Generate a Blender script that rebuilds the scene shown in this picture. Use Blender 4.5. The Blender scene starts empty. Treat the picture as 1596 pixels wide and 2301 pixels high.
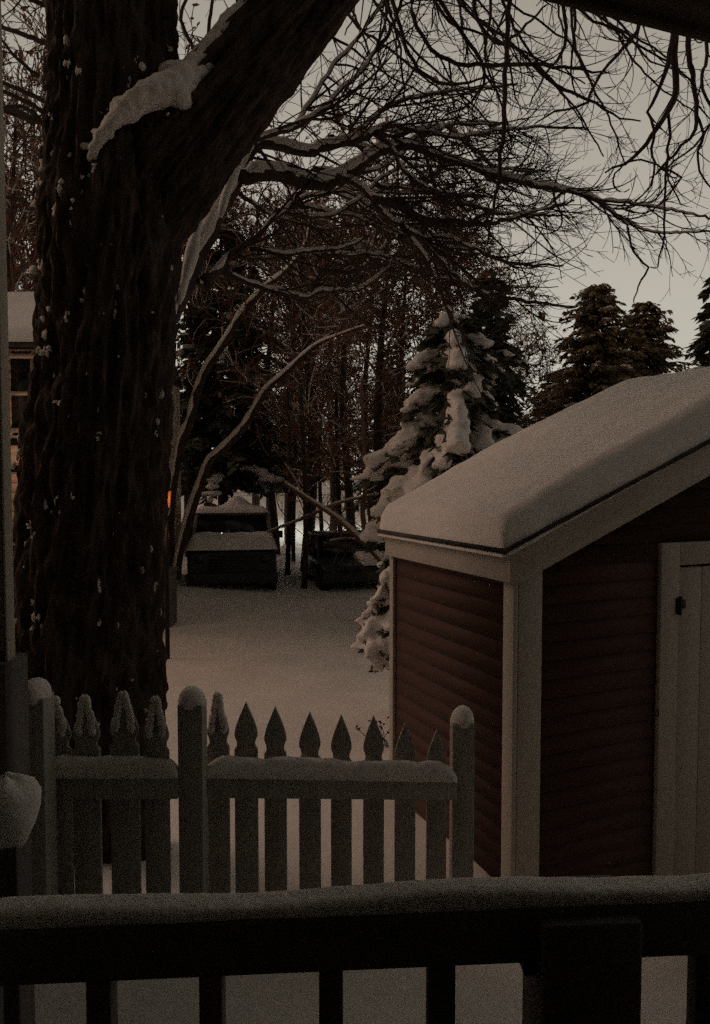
import bpy, bmesh, math, random
import numpy as np
from mathutils import Vector, noise

# ------------------------------------------------------------------ camera, sky, exposure
SC = bpy.context.scene
COL = SC.collection
EYE = Vector((0.0, 0.0, 2.6))
PITCH = math.radians(2.8)
cam_d = bpy.data.cameras.new('camera')
cam_d.sensor_fit = 'VERTICAL'; cam_d.sensor_height = 36; cam_d.sensor_width = 36
cam_d.lens = 27; cam_d.clip_start = 0.02; cam_d.clip_end = 2000
cam = bpy.data.objects.new('camera', cam_d); COL.objects.link(cam)
cam.location = EYE; cam.rotation_euler = (math.radians(90) - PITCH, 0, 0)
SC.camera = cam

w = bpy.data.worlds.new('World'); SC.world = w; w.use_nodes = True
nt = w.node_tree; nt.nodes.clear()
def N(t, **k):
    n = nt.nodes.new(t)
    for a, b in k.items(): setattr(n, a, b)
    return n
out = N('ShaderNodeOutputWorld'); bg = N('ShaderNodeBackground'); bg.inputs[1].default_value = 1.0
tc = N('ShaderNodeTexCoord'); sep = N('ShaderNodeSeparateXYZ')
ramp = N('ShaderNodeValToRGB')
ramp.color_ramp.elements[0].position = 0.0; ramp.color_ramp.elements[0].color = (0.50, 0.468, 0.405, 1)
ramp.color_ramp.elements[1].position = 1.0; ramp.color_ramp.elements[1].color = (0.195, 0.170, 0.140, 1)
for p_, c_ in ((0.18, (0.44, 0.412, 0.355)), (0.42, (0.335, 0.306, 0.26)), (0.7, (0.25, 0.222, 0.180))):
    e = ramp.color_ramp.elements.new(p_); e.color = (*c_, 1)
azr = N('ShaderNodeValToRGB'); azr.color_ramp.interpolation = 'EASE'   # town glow ahead, dark sky behind the house
azr.color_ramp.elements[0].position = 0.0; azr.color_ramp.elements[0].color = (0.15, 0.15, 0.15, 1)
azr.color_ramp.elements[1].position = 0.95; azr.color_ramp.elements[1].color = (1, 1, 1, 1)
e = azr.color_ramp.elements.new(0.55); e.color = (0.44, 0.44, 0.44, 1)
azm = N('ShaderNodeMapRange'); azm.inputs[1].default_value = -1; azm.inputs[2].default_value = 1; azmul = N('ShaderNodeMixRGB'); azmul.blend_type = 'MULTIPLY'; azmul.inputs[0].default_value = 1
no = N('ShaderNodeTexNoise'); no.inputs['Scale'].default_value = 1.6; no.inputs['Detail'].default_value = 2
mr = N('ShaderNodeMapRange'); mr.inputs[3].default_value = 1.0; mr.inputs[4].default_value = 1.24
vm = N('ShaderNodeVectorMath', operation='SCALE')
sky = N('ShaderNodeTexSky'); sky.sky_type = 'NISHITA'; sky.sun_disc = False
sky.sun_elevation = math.radians(1.5); sky.sun_rotation = math.radians(215)
skm = N('ShaderNodeVectorMath', operation='SCALE'); skm.inputs[3].default_value = 0.001
add = N('ShaderNodeVectorMath', operation='ADD')
L = nt.links.new
L(tc.outputs['Generated'], sep.inputs[0]); L(sep.outputs[2], ramp.inputs[0])
L(tc.outputs['Generated'], no.inputs['Vector']); L(no.outputs[0], mr.inputs[0])
L(sep.outputs[1], azm.inputs[0]); L(azm.outputs[0], azr.inputs[0]); L(ramp.outputs[0], azmul.inputs[1]); L(azr.outputs[0], azmul.inputs[2]); L(azmul.outputs[0], vm.inputs[0]); L(mr.outputs[0], vm.inputs[3])
L(sky.outputs[0], skm.inputs[0]); L(vm.outputs[0], add.inputs[0]); L(skm.outputs[0], add.inputs[1])
L(add.outputs[0], bg.inputs[0]); L(bg.outputs[0], out.inputs[0])

sd = bpy.data.lights.new('sun', 'SUN'); sd.energy = 0.52; sd.color = (1.0, 0.64, 0.49); sd.angle = math.radians(35)
so__ = bpy.data.objects.new('sun', sd); COL.objects.link(so__)
so__.rotation_euler = Vector((-0.86, 0.16, 0.62)).to_track_quat('Z', 'Y').to_euler()
vs = SC.view_settings
vs.view_transform = 'Standard'; vs.look = 'None'; vs.exposure = 0; vs.gamma = 1
SC.render.engine = 'CYCLES'
SC.cycles.use_denoising = False
SC.cycles.use_adaptive_sampling = True; SC.cycles.adaptive_threshold = 0.5; SC.cycles.adaptive_min_samples = 20
SC.cycles.max_bounces = 5; SC.cycles.diffuse_bounces = 3
SC.cycles.sample_clamp_indirect = 1.0
SC.render.film_transparent = False
SC.cycles.pixel_filter_type = 'BLACKMAN_HARRIS'
SC.cycles.filter_width = 1.5

# ------------------------------------------------------------------ helpers
RIGHT = Vector((1, 0, 0)); FWD = Vector((0, math.cos(PITCH), -math.sin(PITCH))); UP = Vector((0, math.sin(PITCH), math.cos(PITCH)))
def P(px, py, d):
    """world point seen at (px,py) of the 1596x2301 sheet, at forward distance d"""
    v = FWD + RIGHT * ((px - 798) / 1726.0) - UP * ((py - 1150.5) / 1726.0)
    return EYE + v * (d / v.y)

def mat(name, col, rough=0.8, bump=0.0, bscale=20, var=0.0, vscale=3, col2=None, stretch=None, metallic=0.0, emit=None, estr=0.0, detail=4, spec=0.3):
    m = bpy.data.materials.new(name); m.use_nodes = True
    t = m.node_tree; b = t.nodes['Principled BSDF']
    b.inputs['Base Color'].default_value = (*col, 1); b.inputs['Roughness'].default_value = rough
    b.inputs['Metallic'].default_value = metallic; b.inputs['Specular IOR Level'].default_value = spec
    co = t.nodes.new('ShaderNodeTexCoord'); vec = co.outputs['Object']
    if stretch:
        mp = t.nodes.new('ShaderNodeMapping'); mp.inputs['Scale'].default_value = stretch
        t.links.new(vec, mp.inputs[0]); vec = mp.outputs[0]
    if var > 0 or col2:
        n = t.nodes.new('ShaderNodeTexNoise'); n.inputs['Scale'].default_value = vscale; n.inputs['Detail'].default_value = 5
        t.links.new(vec, n.inputs['Vector'])
        r = t.nodes.new('ShaderNodeValToRGB')
        c2 = col2 if col2 else tuple(min(1, c * (1 + var)) for c in col)
        c1 = col if col2 else tuple(c * (1 - var) for c in col)
        r.color_ramp.elements[0].position = 0.35; r.color_ramp.elements[1].position = 0.65
        r.color_ramp.elements[0].color = (*c1, 1); r.color_ramp.elements[1].color = (*c2, 1)
        t.links.new(n.outputs[0], r.inputs[0]); t.links.new(r.outputs[0], b.inputs['Base Color'])
    if bump > 0:
        n = t.nodes.new('ShaderNodeTexNoise'); n.inputs['Scale'].default_value = bscale; n.inputs['Detail'].default_value = detail
        t.links.new(vec, n.inputs['Vector'])
        bp = t.nodes.new('ShaderNodeBump'); bp.inputs['Strength'].default_value = min(1, bump); bp.inputs['Distance'].default_value = 0.02
        t.links.new(n.outputs[0], bp.inputs['Height']); t.links.new(bp.outputs[0], b.inputs['Normal'])
    if emit:
        b.inputs['Emission Color'].default_value = (*emit, 1); b.inputs['Emission Strength'].default_value = estr
    return m

M = {
 'snow': mat('snow', (0.80, 0.755, 0.705), 0.7, 0.35, 9, 0.05, 2.0),
 'snow_fine': mat('snow_fine', (0.78, 0.735, 0.69), 0.7, 0.35, 25, 0.05, 6.0),
 'bark': mat('bark', (0.060, 0.041, 0.032), 0.9, 1.0, 22, 0.45, 7, stretch=(2.2, 2.2, 0.7), detail=8),
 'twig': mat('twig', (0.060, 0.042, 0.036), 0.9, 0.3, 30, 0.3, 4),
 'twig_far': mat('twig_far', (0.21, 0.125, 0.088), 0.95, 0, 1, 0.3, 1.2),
 'leafbrown': mat('leaf_brown', (0.27, 0.12, 0.065), 0.95, 0, 1, 0.4, 1.5),
 'needle': mat('needle', (0.095, 0.098, 0.07), 0.9, 0, 1, 0.35, 2.0),
 'needle_brown': mat('needle_brown', (0.25, 0.19, 0.11), 0.9, 0, 1, 0.35, 2.0),
 'white': mat('white_paint', (0.43, 0.39, 0.335), 0.6, 0.15, 30, 0.06, 3, stretch=(1, 1, 0.2)),
 'fence': mat('fence_paint', (0.36, 0.34, 0.30), 0.7, 0.3, 30, 0.10, 5, stretch=(3, 3, 0.4)),
 'red': mat('red_siding', (0.070, 0.033, 0.023), 0.75, 0.3, 30, 0.15, 3, stretch=(0.3, 0.3, 3)),
 'dark': mat('dark_paint', (0.11, 0.092, 0.085), 0.6, 0.2, 30, 0.2, 3),
 'soffit': mat('soffit_brown', (0.060, 0.042, 0.030), 0.8, 0.2, 20, 0.2, 3),
 'iron': mat('dark_iron', (0.02, 0.02, 0.02), 0.5, 0.1, 30, metallic=0.6),
 'siding_near': mat('siding_near', (0.42, 0.38, 0.31), 0.7, 0.1, 20, 0.08, 2),
 'car': mat('car_paint', (0.018, 0.018, 0.022), 0.35, 0.05, 5, 0.1, 3, spec=0.5),
 'car_trim': mat('car_trim', (0.22, 0.20, 0.18), 0.5, 0.1, 5),
 'glass': mat('dark_glass', (0.012, 0.014, 0.016), 0.15, 0, 1, spec=0.6),
 'tyre': mat('tyre', (0.012, 0.012, 0.012), 0.9, 0.3, 30),
 'house': mat('house_wall', (0.62, 0.50, 0.40), 0.8, 0.2, 8, 0.08, 2),
 'shingle': mat('shingle', (0.06, 0.055, 0.05), 0.95, 0.6, 30, 0.3, 8),
 'pot': mat('pot', (0.16, 0.12, 0.10), 0.8, 0.3, 20, 0.2, 5),
 'amber': mat('amber_glass', (0.9, 0.4, 0.1), 0.4, 0, 1, emit=(1.0, 0.22, 0.05), estr=0.26),
 'bulb': mat('bulb', (0.9, 0.9, 0.8), 0.4, 0, 1, emit=(1.0, 0.95, 0.80), estr=2.0),
}

def _ico(sub):
    bm = bmesh.new(); bmesh.ops.create_icosphere(bm, subdivisions=sub, radius=1)
    v = np.array([x.co[:] for x in bm.verts]); bm.verts.index_update(); f = np.array([[q.index for q in x.verts] for x in bm.faces]); bm.free()
    return v, f
ICO = {1: _ico(1), 2: _ico(2), 3: _ico(3)}

class MB:
    def __init__(s): s.v = []; s.f = []; s.n = 0
    def add(s, v, f):
        v = np.asarray(v, float); s.v.append(v)
        for q in (f if isinstance(f, list) else [f]):
            s.f.append(np.asarray(q) + s.n)
        s.n += len(v)
    def tube(s, pts, rad, k=6, cap=True):
        pts = np.asarray(pts, float); n = len(pts)
        rad = np.broadcast_to(np.asarray(rad, float), (n,))
        t = np.gradient(pts, axis=0); t /= np.linalg.norm(t, axis=1)[:, None] + 1e-9
        ref = np.where(np.abs(t[:, 2:3]) > 0.9, np.array([[1., 0, 0]]), np.array([[0, 0, 1.]]))
        m = t.mean(0); ref = np.array([1., 0.1, 0]) if abs(m[2]) > 0.75 * np.linalg.norm(m) else np.array([0.05, 0.02, 1.])
        a = np.cross(t, ref); a /= np.linalg.norm(a, axis=1)[:, None] + 1e-9
        b = np.cross(t, a)
        an = np.linspace(0, 2 * math.pi, k, endpoint=False)
        ring = (a[:, None] * np.cos(an)[None, :, None] + b[:, None] * np.sin(an)[None, :, None]) * rad[:, None, None] + pts[:, None]
        i = np.arange(n - 1)[:, None] * k; j = np.arange(k)[None]; j2 = (j + 1) % k
        f = np.stack([i + j, i + j2, i + k + j2, i + k + j], -1).reshape(-1, 4)
        fs = [f]
        s.add(ring.reshape(-1, 3), fs)
        if cap and k > 3:
            o = s.n - n * k
            s.f.append(np.arange(k)[None, ::-1] + o); s.f.append(np.arange(k)[None] + o + (n - 1) * k)
    def box(s, x0, x1, y0, y1, z0, z1):
        v = [(x, y, z) for z in (z0, z1) for y in (y0, y1) for x in (x0, x1)]
        s.add(v, np.array([[0, 2, 3, 1], [4, 5, 7, 6], [0, 1, 5, 4], [2, 6, 7, 3], [0, 4, 6, 2], [1, 3, 7, 5]]))
    def prism(s, poly, y0, y1):
        """poly in x,z ; extruded along y"""
        n = len(poly); v = [(x, y0, z) for x, z in poly] + [(x, y1, z) for x, z in poly]
        s.add(v, [np.array([[i, (i + 1) % n, n + (i + 1) % n, n + i] for i in range(n)]), np.arange(n)[None, ::-1], np.arange(n, 2 * n)[None]])
    def prismx(s, poly, x0, x1):
        n = len(poly); v = [(x0, y, z) for y, z in poly] + [(x1, y, z) for y, z in poly]
        s.add(v, [np.array([[i, n + i, n + (i + 1) % n, (i + 1) % n] for i in range(n)]), np.arange(n)[None], np.arange(n, 2 * n)[None, ::-1]])
    def blob(s, c, r, sub=2, lump=0.18, seed=None, rot=0, flat=0.0):
        v, f = ICO[sub]; sd = seed if seed is not None else random.random() * 100
        k = 1 + lump * (np.sin(v[:, 0] * 3.1 + sd) + np.sin(v[:, 1] * 3.7 + sd * 1.7) + np.sin(v[:, 2] * 2.9 + sd * 2.3)) / 1.8
        w_ = v * k[:, None] * np.array(r)
        if flat: w_[:, 2] = np.where(w_[:, 2] < 0, w_[:, 2] * (1 - flat), w_[:, 2])
        if rot:
            c_, s_ = math.cos(rot), math.sin(rot); w_ = np.stack([w_[:, 0] * c_ - w_[:, 1] * s_, w_[:, 0] * s_ + w_[:, 1] * c_, w_[:, 2]], 1)
        s.add(w_ + np.array(c), f)
    def build(s, name, m, parent=None, smooth=False, bevel=0):
        me = bpy.data.meshes.new(name)
        V_ = np.concatenate(s.v)
        lens = [q.shape[1] for q in s.f for _ in range(len(q))]
        loops = np.concatenate([q.reshape(-1) for q in s.f])
        me.vertices.add(len(V_)); me.vertices.foreach_set('co', V_.reshape(-1))
        me.loops.add(len(loops)); me.loops.foreach_set('vertex_index', loops.astype(np.int32))
        ls = np.array(lens); st = np.concatenate([[0], np.cumsum(ls)[:-1]])
        me.polygons.add(len(ls)); me.polygons.foreach_set('loop_start', st.astype(np.int32)); me.polygons.foreach_set('loop_total', ls.astype(np.int32))
        me.update(calc_edges=True)
        if smooth: me.polygons.foreach_set('use_smooth', np.ones(len(ls), bool))
        me.materials.append(m)
        o = bpy.data.objects.new(name, me); COL.objects.link(o)
        if parent: o.parent = parent
        if bevel:
            b = o.modifiers.new('bevel', 'BEVEL'); b.width = bevel; b.segments = 2; b.limit_method = 'ANGLE'
        return o

def tag(o, label, cat, group=None):
    o['label'] = label; o['category'] = cat
    if group: o['group'] = group
    return o
def empty(name, loc=(0, 0, 0), rz=0):
    o = bpy.data.objects.new(name, None); COL.objects.link(o); o.location = loc; o.rotation_euler = (0, 0, rz); o.empty_display_size = 0.1
    return o
def copy_tree(o, parent=None):
    c = o.copy(); COL.objects.link(c)
    if parent: c.parent = parent
    for ch in [x for x in COL.objects if x.parent == o]: copy_tree(ch, c)
    return c
def sm(a, b, x): t = max(0, min(1, (x - a) / (b - a))); return t * t * (3 - 2 * t)

# ------------------------------------------------------------------ ground
GY = [-20, 2.6, 3.4, 4.3, 6, 9, 13, 16, 30, 45, 80, 150, 400]
GZ = [0.92, 0.90, 0.66, 0.08, 0.05, 0.12, 0.18, 0.22, 0.30, 0.6, 1.6, 2.4, 3]
def ground_z(x, y):
    z = float(np.interp(y, GY, GZ))
    z += 0.22 * sm(-1.0, -4.5, x) * sm(10, 17, y)
    z += 0.05 * noise.noise(Vector((x * 0.35, y * 0.35, 3))) + 0.02 * noise.noise(Vector((x * 1.6, y * 1.2, 7)))
    z -= 0.24 * sm(0.7, 1.7, x) * sm(3.3, 4.4, y) * sm(8, 6, y)
    z += 0.16 * math.exp(-((x - 1.25) ** 2 + (y - 2.75) ** 2) / 0.09)
    z += 0.10 * math.exp(-((x + 1.15) ** 2 + (y - 2.7) ** 2) / 0.06)
    z += 0.35 * math.exp(-((x + 1.35) ** 2 + (y - 4.3) ** 2) / 0.5)
    return z
def grid_axis(a, b, core, step, far):
    xs = list(np.arange(core[0], core[1], step)); x = core[1]; s_ = step
    while x < b: xs.append(x); s_ *= far; x += s_
    xs.append(b); x = core[0]; s_ = step
    while x > a: s_ *= far; x -= s_; xs.append(max(x, a))
    return sorted(set(xs))
gx = grid_axis(-350, 350, (-8, 8), 0.14, 1.12); gy = grid_axis(-40, 420, (1.4, 20), 0.12, 1.1)
mb = MB(); gv = [(x, y, ground_z(x, y)) for y in gy for x in gx]; nx = len(gx)
ii, jj = np.meshgrid(np.arange(len(gy) - 1), np.arange(nx - 1), indexing='ij'); a_ = (ii * nx + jj).reshape(-1)
mb.add(gv, np.stack([a_, a_ + 1, a_ + nx + 1, a_ + nx], 1))
g = mb.build('snowy_ground', M['snow'], smooth=True); g['kind'] = 'structure'

# ------------------------------------------------------------------ shed
SA = math.atan2(0.39, 0.92)
shed = empty('shed', (0.944, 4.5, 0.0), SA)
tag(shed, 'dark red clapboard shed with white corner boards and deep snow on its sloping roof', 'shed')
SL, RX, SLOPE = 1.62, 2.35, 0.43           # side length, ridge local x, roof slope
EZ = 2.6 - 0.62                            # underside of fascia at corner
WB = -0.25
def clap(mbx, along, z0, ztopf, axis):
    pass
# side wall: stacked lapped boards
mb = MB(); z = WB
zt = EZ + 0.12
while z < zt:
    z1 = min(z + 0.115, zt)
    # local plane x=0, outward -x ; board bottom sticks out
    v = [(-0.010, 0.0, z), (-0.010, SL, z), (-0.003, SL, z1), (-0.003, 0.0, z1), (0.05, 0.0, z), (0.05, SL, z), (0.05, SL, z1), (0.05, 0.0, z1)]
    mb.add(v, np.array([[0, 3, 2, 1], [4, 5, 6, 7], [0, 1, 5, 4], [3, 7, 6, 2], [0, 4, 7, 3], [1, 2, 6, 5]])); z = z1
mb.build('side_wall', M['red'], shed)
# gable wall boards (plane y=0, outward -y) cut by roof slope, with the door opening left clear behind the door
mb = MB(); z = WB; DX0, DX1, DZ = 1.26, 3.04, 2.6 - 0.60
while z < EZ + SLOPE * RX + 0.05:
    z1 = z + 0.115
    xa = max(0.03, (z1 - EZ - 0.05) / SLOPE); xb = 2 * RX - xa
    if xb > xa:
        segs = [(xa, xb)] if z > DZ + 0.0 else [(xa, DX0 - 0.02), (DX1 + 0.02, xb)]
        for (p, q) in segs:
            v = [(p, -0.009, z), (q, -0.009, z), (q, -0.003, z1), (p, -0.003, z1), (p, 0.05, z), (q, 0.05, z), (q, 0.05, z1), (p, 0.05, z1)]
            mb.add(v, np.array([[0, 1, 2, 3], [4, 7, 6, 5], [0, 4, 5, 1], [3, 2, 6, 7], [0, 3, 7, 4], [1, 5, 6, 2]]))
    z = z1
mb.build('gable_wall', M['red'], shed)
mb = MB(); mb.box(0.06, 2 * RX, SL - 0.05, SL, WB, EZ); mb.box(2 * RX - 0.05, 2 * RX, 0.06, SL - 0.06, WB, EZ)
mb.prism([(0.06, EZ), (2 * RX, EZ), (RX, EZ + SLOPE * RX)], SL - 0.05, SL)
mb.build('back_wall', M['red'], shed)
mb = MB(); mb.box(-0.032, 0.0, -0.034, 0.075, WB, EZ + 0.1); mb.build('corner_board', M['white'], shed, bevel=0.004)
mb = MB(); mb.box(0.003, 0.17, -0.036, 0.0, WB, EZ + 0.16); mb.build('corner_board', M['white'], shed, bevel=0.004)
mb = MB(); mb.box(-0.032, 0.0, SL - 0.035, SL + 0.03, WB, EZ + 0.1); mb.build('corner_board', M['white'], shed, bevel=0.004)
# eave fascia
mb = MB(); mb.box(-0.075, -0.035, -0.06, SL + 0.02, EZ - 0.01, EZ + 0.19); mb.build('fascia', M['white'], shed, bevel=0.004)
# rake boards (front)
for s in (0,):
    mb = MB()
    mb.prism([(-0.077, EZ + 0.0), (0.02, EZ + 0.0), (RX, EZ + SLOPE * RX - 0.02), (RX, EZ + SLOPE * RX + 0.19), (-0.077, EZ + 0.175)], -0.064, -0.038)
    mb.prism([(2 * RX + 0.077, EZ + 0.0), (2 * RX + 0.077, EZ + 0.175), (RX + .002, EZ + SLOPE * RX + 0.19), (RX + .002, EZ + SLOPE * RX - 0.02), (2 * RX - 0.02, EZ)], -0.064, -0.038)
    mb.build('rake_board', M['white'], shed, bevel=0.003)
mb = MB(); mb.prism([(-0.135, EZ + 0.165), (RX, EZ + SLOPE * RX + 0.20), (2 * RX + 0.13, EZ + 0.165), (2 * RX + 0.13, EZ + 0.19), (RX, EZ + SLOPE * RX + 0.225), (-0.135, EZ + 0.19)], -0.090, SL + 0.04)
mb.build('roof', M['shingle'], shed)
# snow blanket
mb = MB(); nu, nv = 110, 40
us = np.linspace(-0.16, 2 * RX + 0.16, nu); us = np.concatenate([np.linspace(-0.128, 0.3, 30), np.linspace(0.33, 2 * RX - .33, 70), np.linspace(2 * RX - .3, 2 * RX + 0.128, 30)]); nu = len(us)
vsx = np.linspace(-0.082, SL + 0.06, nv)
def roof_top(u): return EZ + 0.192 + SLOPE * (min(u, 2 * RX - u)) if True else 0
top = []; bot = []
for v_ in vsx:
    for u in us:
        uu = min(u, 2 * RX - u)
        base = EZ + 0.19 + (SLOPE + 0.01) * max(uu, -0.16) - 0.25 * max(0, uu - RX + .35) ** 2
        eu = min(1, max(0, (uu + 0.128) / 0.06)); ev = min(1, max(0, min(v_ + 0.082, SL + 0.06 - v_) / 0.10))
        prof = math.sqrt(max(0, 1 - (1 - eu) ** 2)) ** 0.8 * math.sqrt(max(0, 1 - (1 - ev) ** 2))
        th = 0.225 + 0.045 * sm(-0.1, 1.0, uu) + 0.02 * noise.noise(Vector((u * 1.3, v_ * 1.5, 0))) + 0.008 * noise.noise(Vector((u * 7, v_ * 7, 4)))
        wob = 0.012 * noise.noise(Vector((u * 6, v_ * 6, 9)))
        top.append((u - (0.03 if uu == u else -0.03) * (1 - eu) * 0 + 0, v_ + wob * (1 - ev), base + 0.012 + th * prof)); bot.append((u, v_ + wob * (1 - ev), base + 0.008))
n0 = len(top); ii, jj = np.meshgrid(np.arange(nv - 1), np.arange(nu - 1), indexing='ij'); a_ = (ii * nu + jj).reshape(-1)
f1 = np.stack([a_, a_ + 1, a_ + nu + 1, a_ + nu], 1); f2 = f1[:, ::-1] + n0
bd = [(i, i + 1) for i in range(nu - 1)] + [((nv - 1) * nu + i + 1, (nv - 1) * nu + i) for i in range(nu - 1)] + [((i + 1) * nu, i * nu) for i in range(nv - 1)] + [(i * nu + nu - 1, (i + 1) * nu + nu - 1) for i in range(nv - 1)]
mb.add(top + bot, [f1, f2, np.array([[b, a, a + n0, b + n0] for a, b in bd])])
mb.build('roof_snow', M['snow'], shed, smooth=True)
# door
tr = MB()
tr.box(1.09, 1.245, -0.038, -0.002, WB, DZ + 0.16); tr.box(1.2475, 3.05, -0.038, -0.002, DZ + 0.012, DZ + 0.16); tr.box(3.0525, 3.21, -0.038, -0.002, WB, DZ + 0.16)
tr.build('door_trim', M['white'], shed, bevel=0.003)
mb = MB()
for k in range(9):
    x0 = DX0 + k * 0.197; mb.box(x0 + 0.002, x0 + 0.195, -0.02, 0.02, WB, DZ - 0.006)
door = mb.build('door', M['white'], shed, bevel=0.004)
mb = MB(); mb.box(DX0, DX1, 0.03, 0.04, WB, DZ); mb.build('door_backing', M['dark'], shed)
mb = MB(); mb.box(1.215, 1.235, -0.048, -0.039, DZ - 0.30, DZ - 0.20); mb.prism([(1.262, DZ - 0.28), (1.262, DZ - 0.21), (1.31, DZ - 0.22), (1.31, DZ - 0.27)], -0.030, -0.021)
mb.tube([(1.248, -0.045, DZ - 0.31), (1.248, -0.045, DZ - 0.19)], 0.010, 8)
mb.build('hinge', M['iron'], door)
mb = MB(); mb.tube([(1.065, -0.02, 1.05), (1.065, -0.06, 1.05), (1.062, -0.065, 1.08), (1.06, -0.05, 1.09)], 0.004, 6); mb.build('hook', M['iron'], shed)

# ------------------------------------------------------------------ own porch: railing, roof, wall, deck
rail = empty('porch_railing', P(798, 2100, 1.17))
rail.location.z = 1.05
tag(rail, 'dark porch railing across the bottom of the view with snow along its top rail', 'railing')
def rl(px, py, d): q = P(px, py, d) - rail.location; return q
dL, dR = 1.17, 1.215
A = rl(-260, 2104, dL - 0.01); B = rl(1900, 2014, dR + 0.01)
def barx(px): return (px - 798) / 1726 * 1.19
def rz_at(x): return A.z + (B.z - A.z) * (x - A.x) / (B.x - A.x)
def ry_at(x): return A.y + (B.y - A.y) * (x - A.x) / (B.x - A.x)
def sheared(mb, x0, x1, ya, yb, za, zb):
    v = []
    for zz in (za, zb):
        for yy in (ya, yb):
            for x in (x0, x1): v.append((x, ry_at(x) + yy, rz_at(x) + zz))
    mb.add(v, np.array([[0, 2, 3, 1], [4, 5, 7, 6], [0, 1, 5, 4], [2, 6, 7, 3], [0, 4, 6, 2], [1, 3, 7, 5]]))
mb = MB(); sheared(mb, A.x, B.x, -0.024, 0.045, -0.075, 0.012); mb.build('top_rail', M['dark'], rail, bevel=0.006)
mb = MB(); sheared(mb, A.x, B.x, -0.012, 0.03, -0.80, -0.74); mb.build('bottom_rail', M['dark'], rail, bevel=0.005)
for (x0, x1) in ((-75, -20), (186, 242), (441, 494), (715, 770), (967, 1031), (1600, 1660)):
    mb = MB(); a, b = barx(x0), barx(x1); sheared(mb, a, b, -0.01, 0.028, -0.738, -0.077); mb.build('baluster', M['dark'], rail, bevel=0.003)
mb = MB(); a, b = barx(1222), barx(1449); sheared(mb, a, b, -0.05, 0.10, -1.0, 0.0)
mb.build('post', M['dark'], rail, bevel=0.006)
mb = MB(); sheared(mb, barx(1190), barx(1221), -0.01, 0.03, -0.105, -0.078); mb.build('bracket', M['iron'], rail, bevel=0.003)
# snow ridge on the rail
mb = MB(); n = 150; k = 16; vv = []
for i in range(n):
    x = A.x + (B.x - A.x) * i / (n - 1)
    h = 0.022 + 0.012 * noise.noise(Vector((x * 3, 0, 0))) + 0.003 * noise.noise(Vector((x * 12, 0, 1)))
    for j in range(k):
        a = math.pi * j / (k - 1)
        sx = abs(math.cos(a)) ** 0.55 * (1 if math.cos(a) > 0 else -1)
        wv = 0.032 + 0.003 * noise.noise(Vector((x * 9, j * .2, 5)))
        vv.append((x, ry_at(x) + 0.013 - sx * wv, rz_at(x) + 0.013 + h * math.sin(a) ** 0.75))
ii, jj = np.meshgrid(np.arange(n - 1), np.arange(k - 1), indexing='ij'); a_ = (ii * k + jj).reshape(-1)
mb.add(vv, [np.stack([a_, a_ + k, a_ + k + 1, a_ + 1], 1), np.array([[i * k, i * k + k - 1, (i + 1) * k + k - 1, (i + 1) * k] for i in range(n - 1)]), np.arange(k)[None], (np.arange(k)[None, ::-1] + (n - 1) * k)])
mb.build('snow', M['snow_fine'], rail, smooth=True)

# porch roof overhead (top right): eave edge from the photo
ra = P(1215, 0, 1.80); rb = P(1596, 97, 1.97)
dv = Vector((rb.x - ra.x, rb.y - ra.y)).normalized()
pr = empty('porch_roof', (ra.x, ra.y, 3.72), math.atan2(dv.y, dv.x))
tag(pr, 'dark porch eave and soffit overhead in the top right corner', 'porch roof')
zedge = ra.z
pr.location.z = zedge
tilt = (rb.z - ra.z) / (Vector((rb.x - ra.x, rb.y - ra.y)).length)
mb = MB(); x0, x1 = -3.2, 4.5
def prz(x): return tilt * x
mb.add([(x0, 0, prz(x0)), (x1, 0, prz(x1)), (x1, -0.03, prz(x1)), (x0, -0.03, prz(x0)), (x0, 0, prz(x0) + .2), (x1, 0, prz(x1) + .2), (x1, -0.03, prz(x1) + .2), (x0, -0.03, prz(x0) + .2)],
       np.array([[0, 1, 2, 3], [4, 7, 6, 5], [0, 4, 5, 1], [1, 5, 6, 2], [2, 6, 7, 3], [3, 7, 4, 0]]))
mb.build('fascia', M['soffit'], pr)
mb = MB()
for k in range(26):
    y0 = -0.035 - k * 0.14
    mb.add([(x0, y0, prz(x0) + .012), (x1, y0, prz(x1) + .012), (x1, y0 - .134, prz(x1) + .012), (x0, y0 - .134, prz(x0) + .012), (x0, y0, prz(x0) + .03), (x1, y0, prz(x1) + .03), (x1, y0 - .134, prz(x1) + .03), (x0, y0 - .134, prz(x0) + .03)],
       np.array([[0, 1, 2, 3], [4, 7, 6, 5], [0, 4, 5, 1], [1, 5, 6, 2], [2, 6, 7, 3], [3, 7, 4, 0]]))
mb.build('soffit', M['soffit'], pr)
mb = MB(); mb.box(x0 - .02, x1, -3.8, 0.05, 0.24, 0.28); mb.build('roof_deck', M['shingle'], pr)
mb = MB()
nu, nv = 60, 50; tp = []
for j in range(nv):
    for i in range(nu):
        u = x0 - .03 + (x1 - x0) * i / (nu - 1); v_ = -3.8 + 3.87 * j / (nv - 1)
        ev = min(1, (0.07 - v_) / 0.12 + 0.0); eu = min(1, (u - x0 + .03) / 0.12)
        tp.append((u, v_, 0.285 + 0.16 * math.sqrt(max(0, 1 - (1 - ev) ** 2)) * math.sqrt(max(0, 1 - (1 - eu) ** 2)) + .01 * noise.noise(Vector((u * 2, v_ * 2, 0)))))
ii, jj = np.meshgrid(np.arange(nv - 1), np.arange(nu - 1), indexing='ij'); a_ = (ii * nu + jj).reshape(-1)
mb.add(tp, np.stack([a_, a_ + 1, a_ + nu + 1, a_ + nu], 1)); mb.build('roof_snow', M['snow'], pr, smooth=True)

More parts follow.
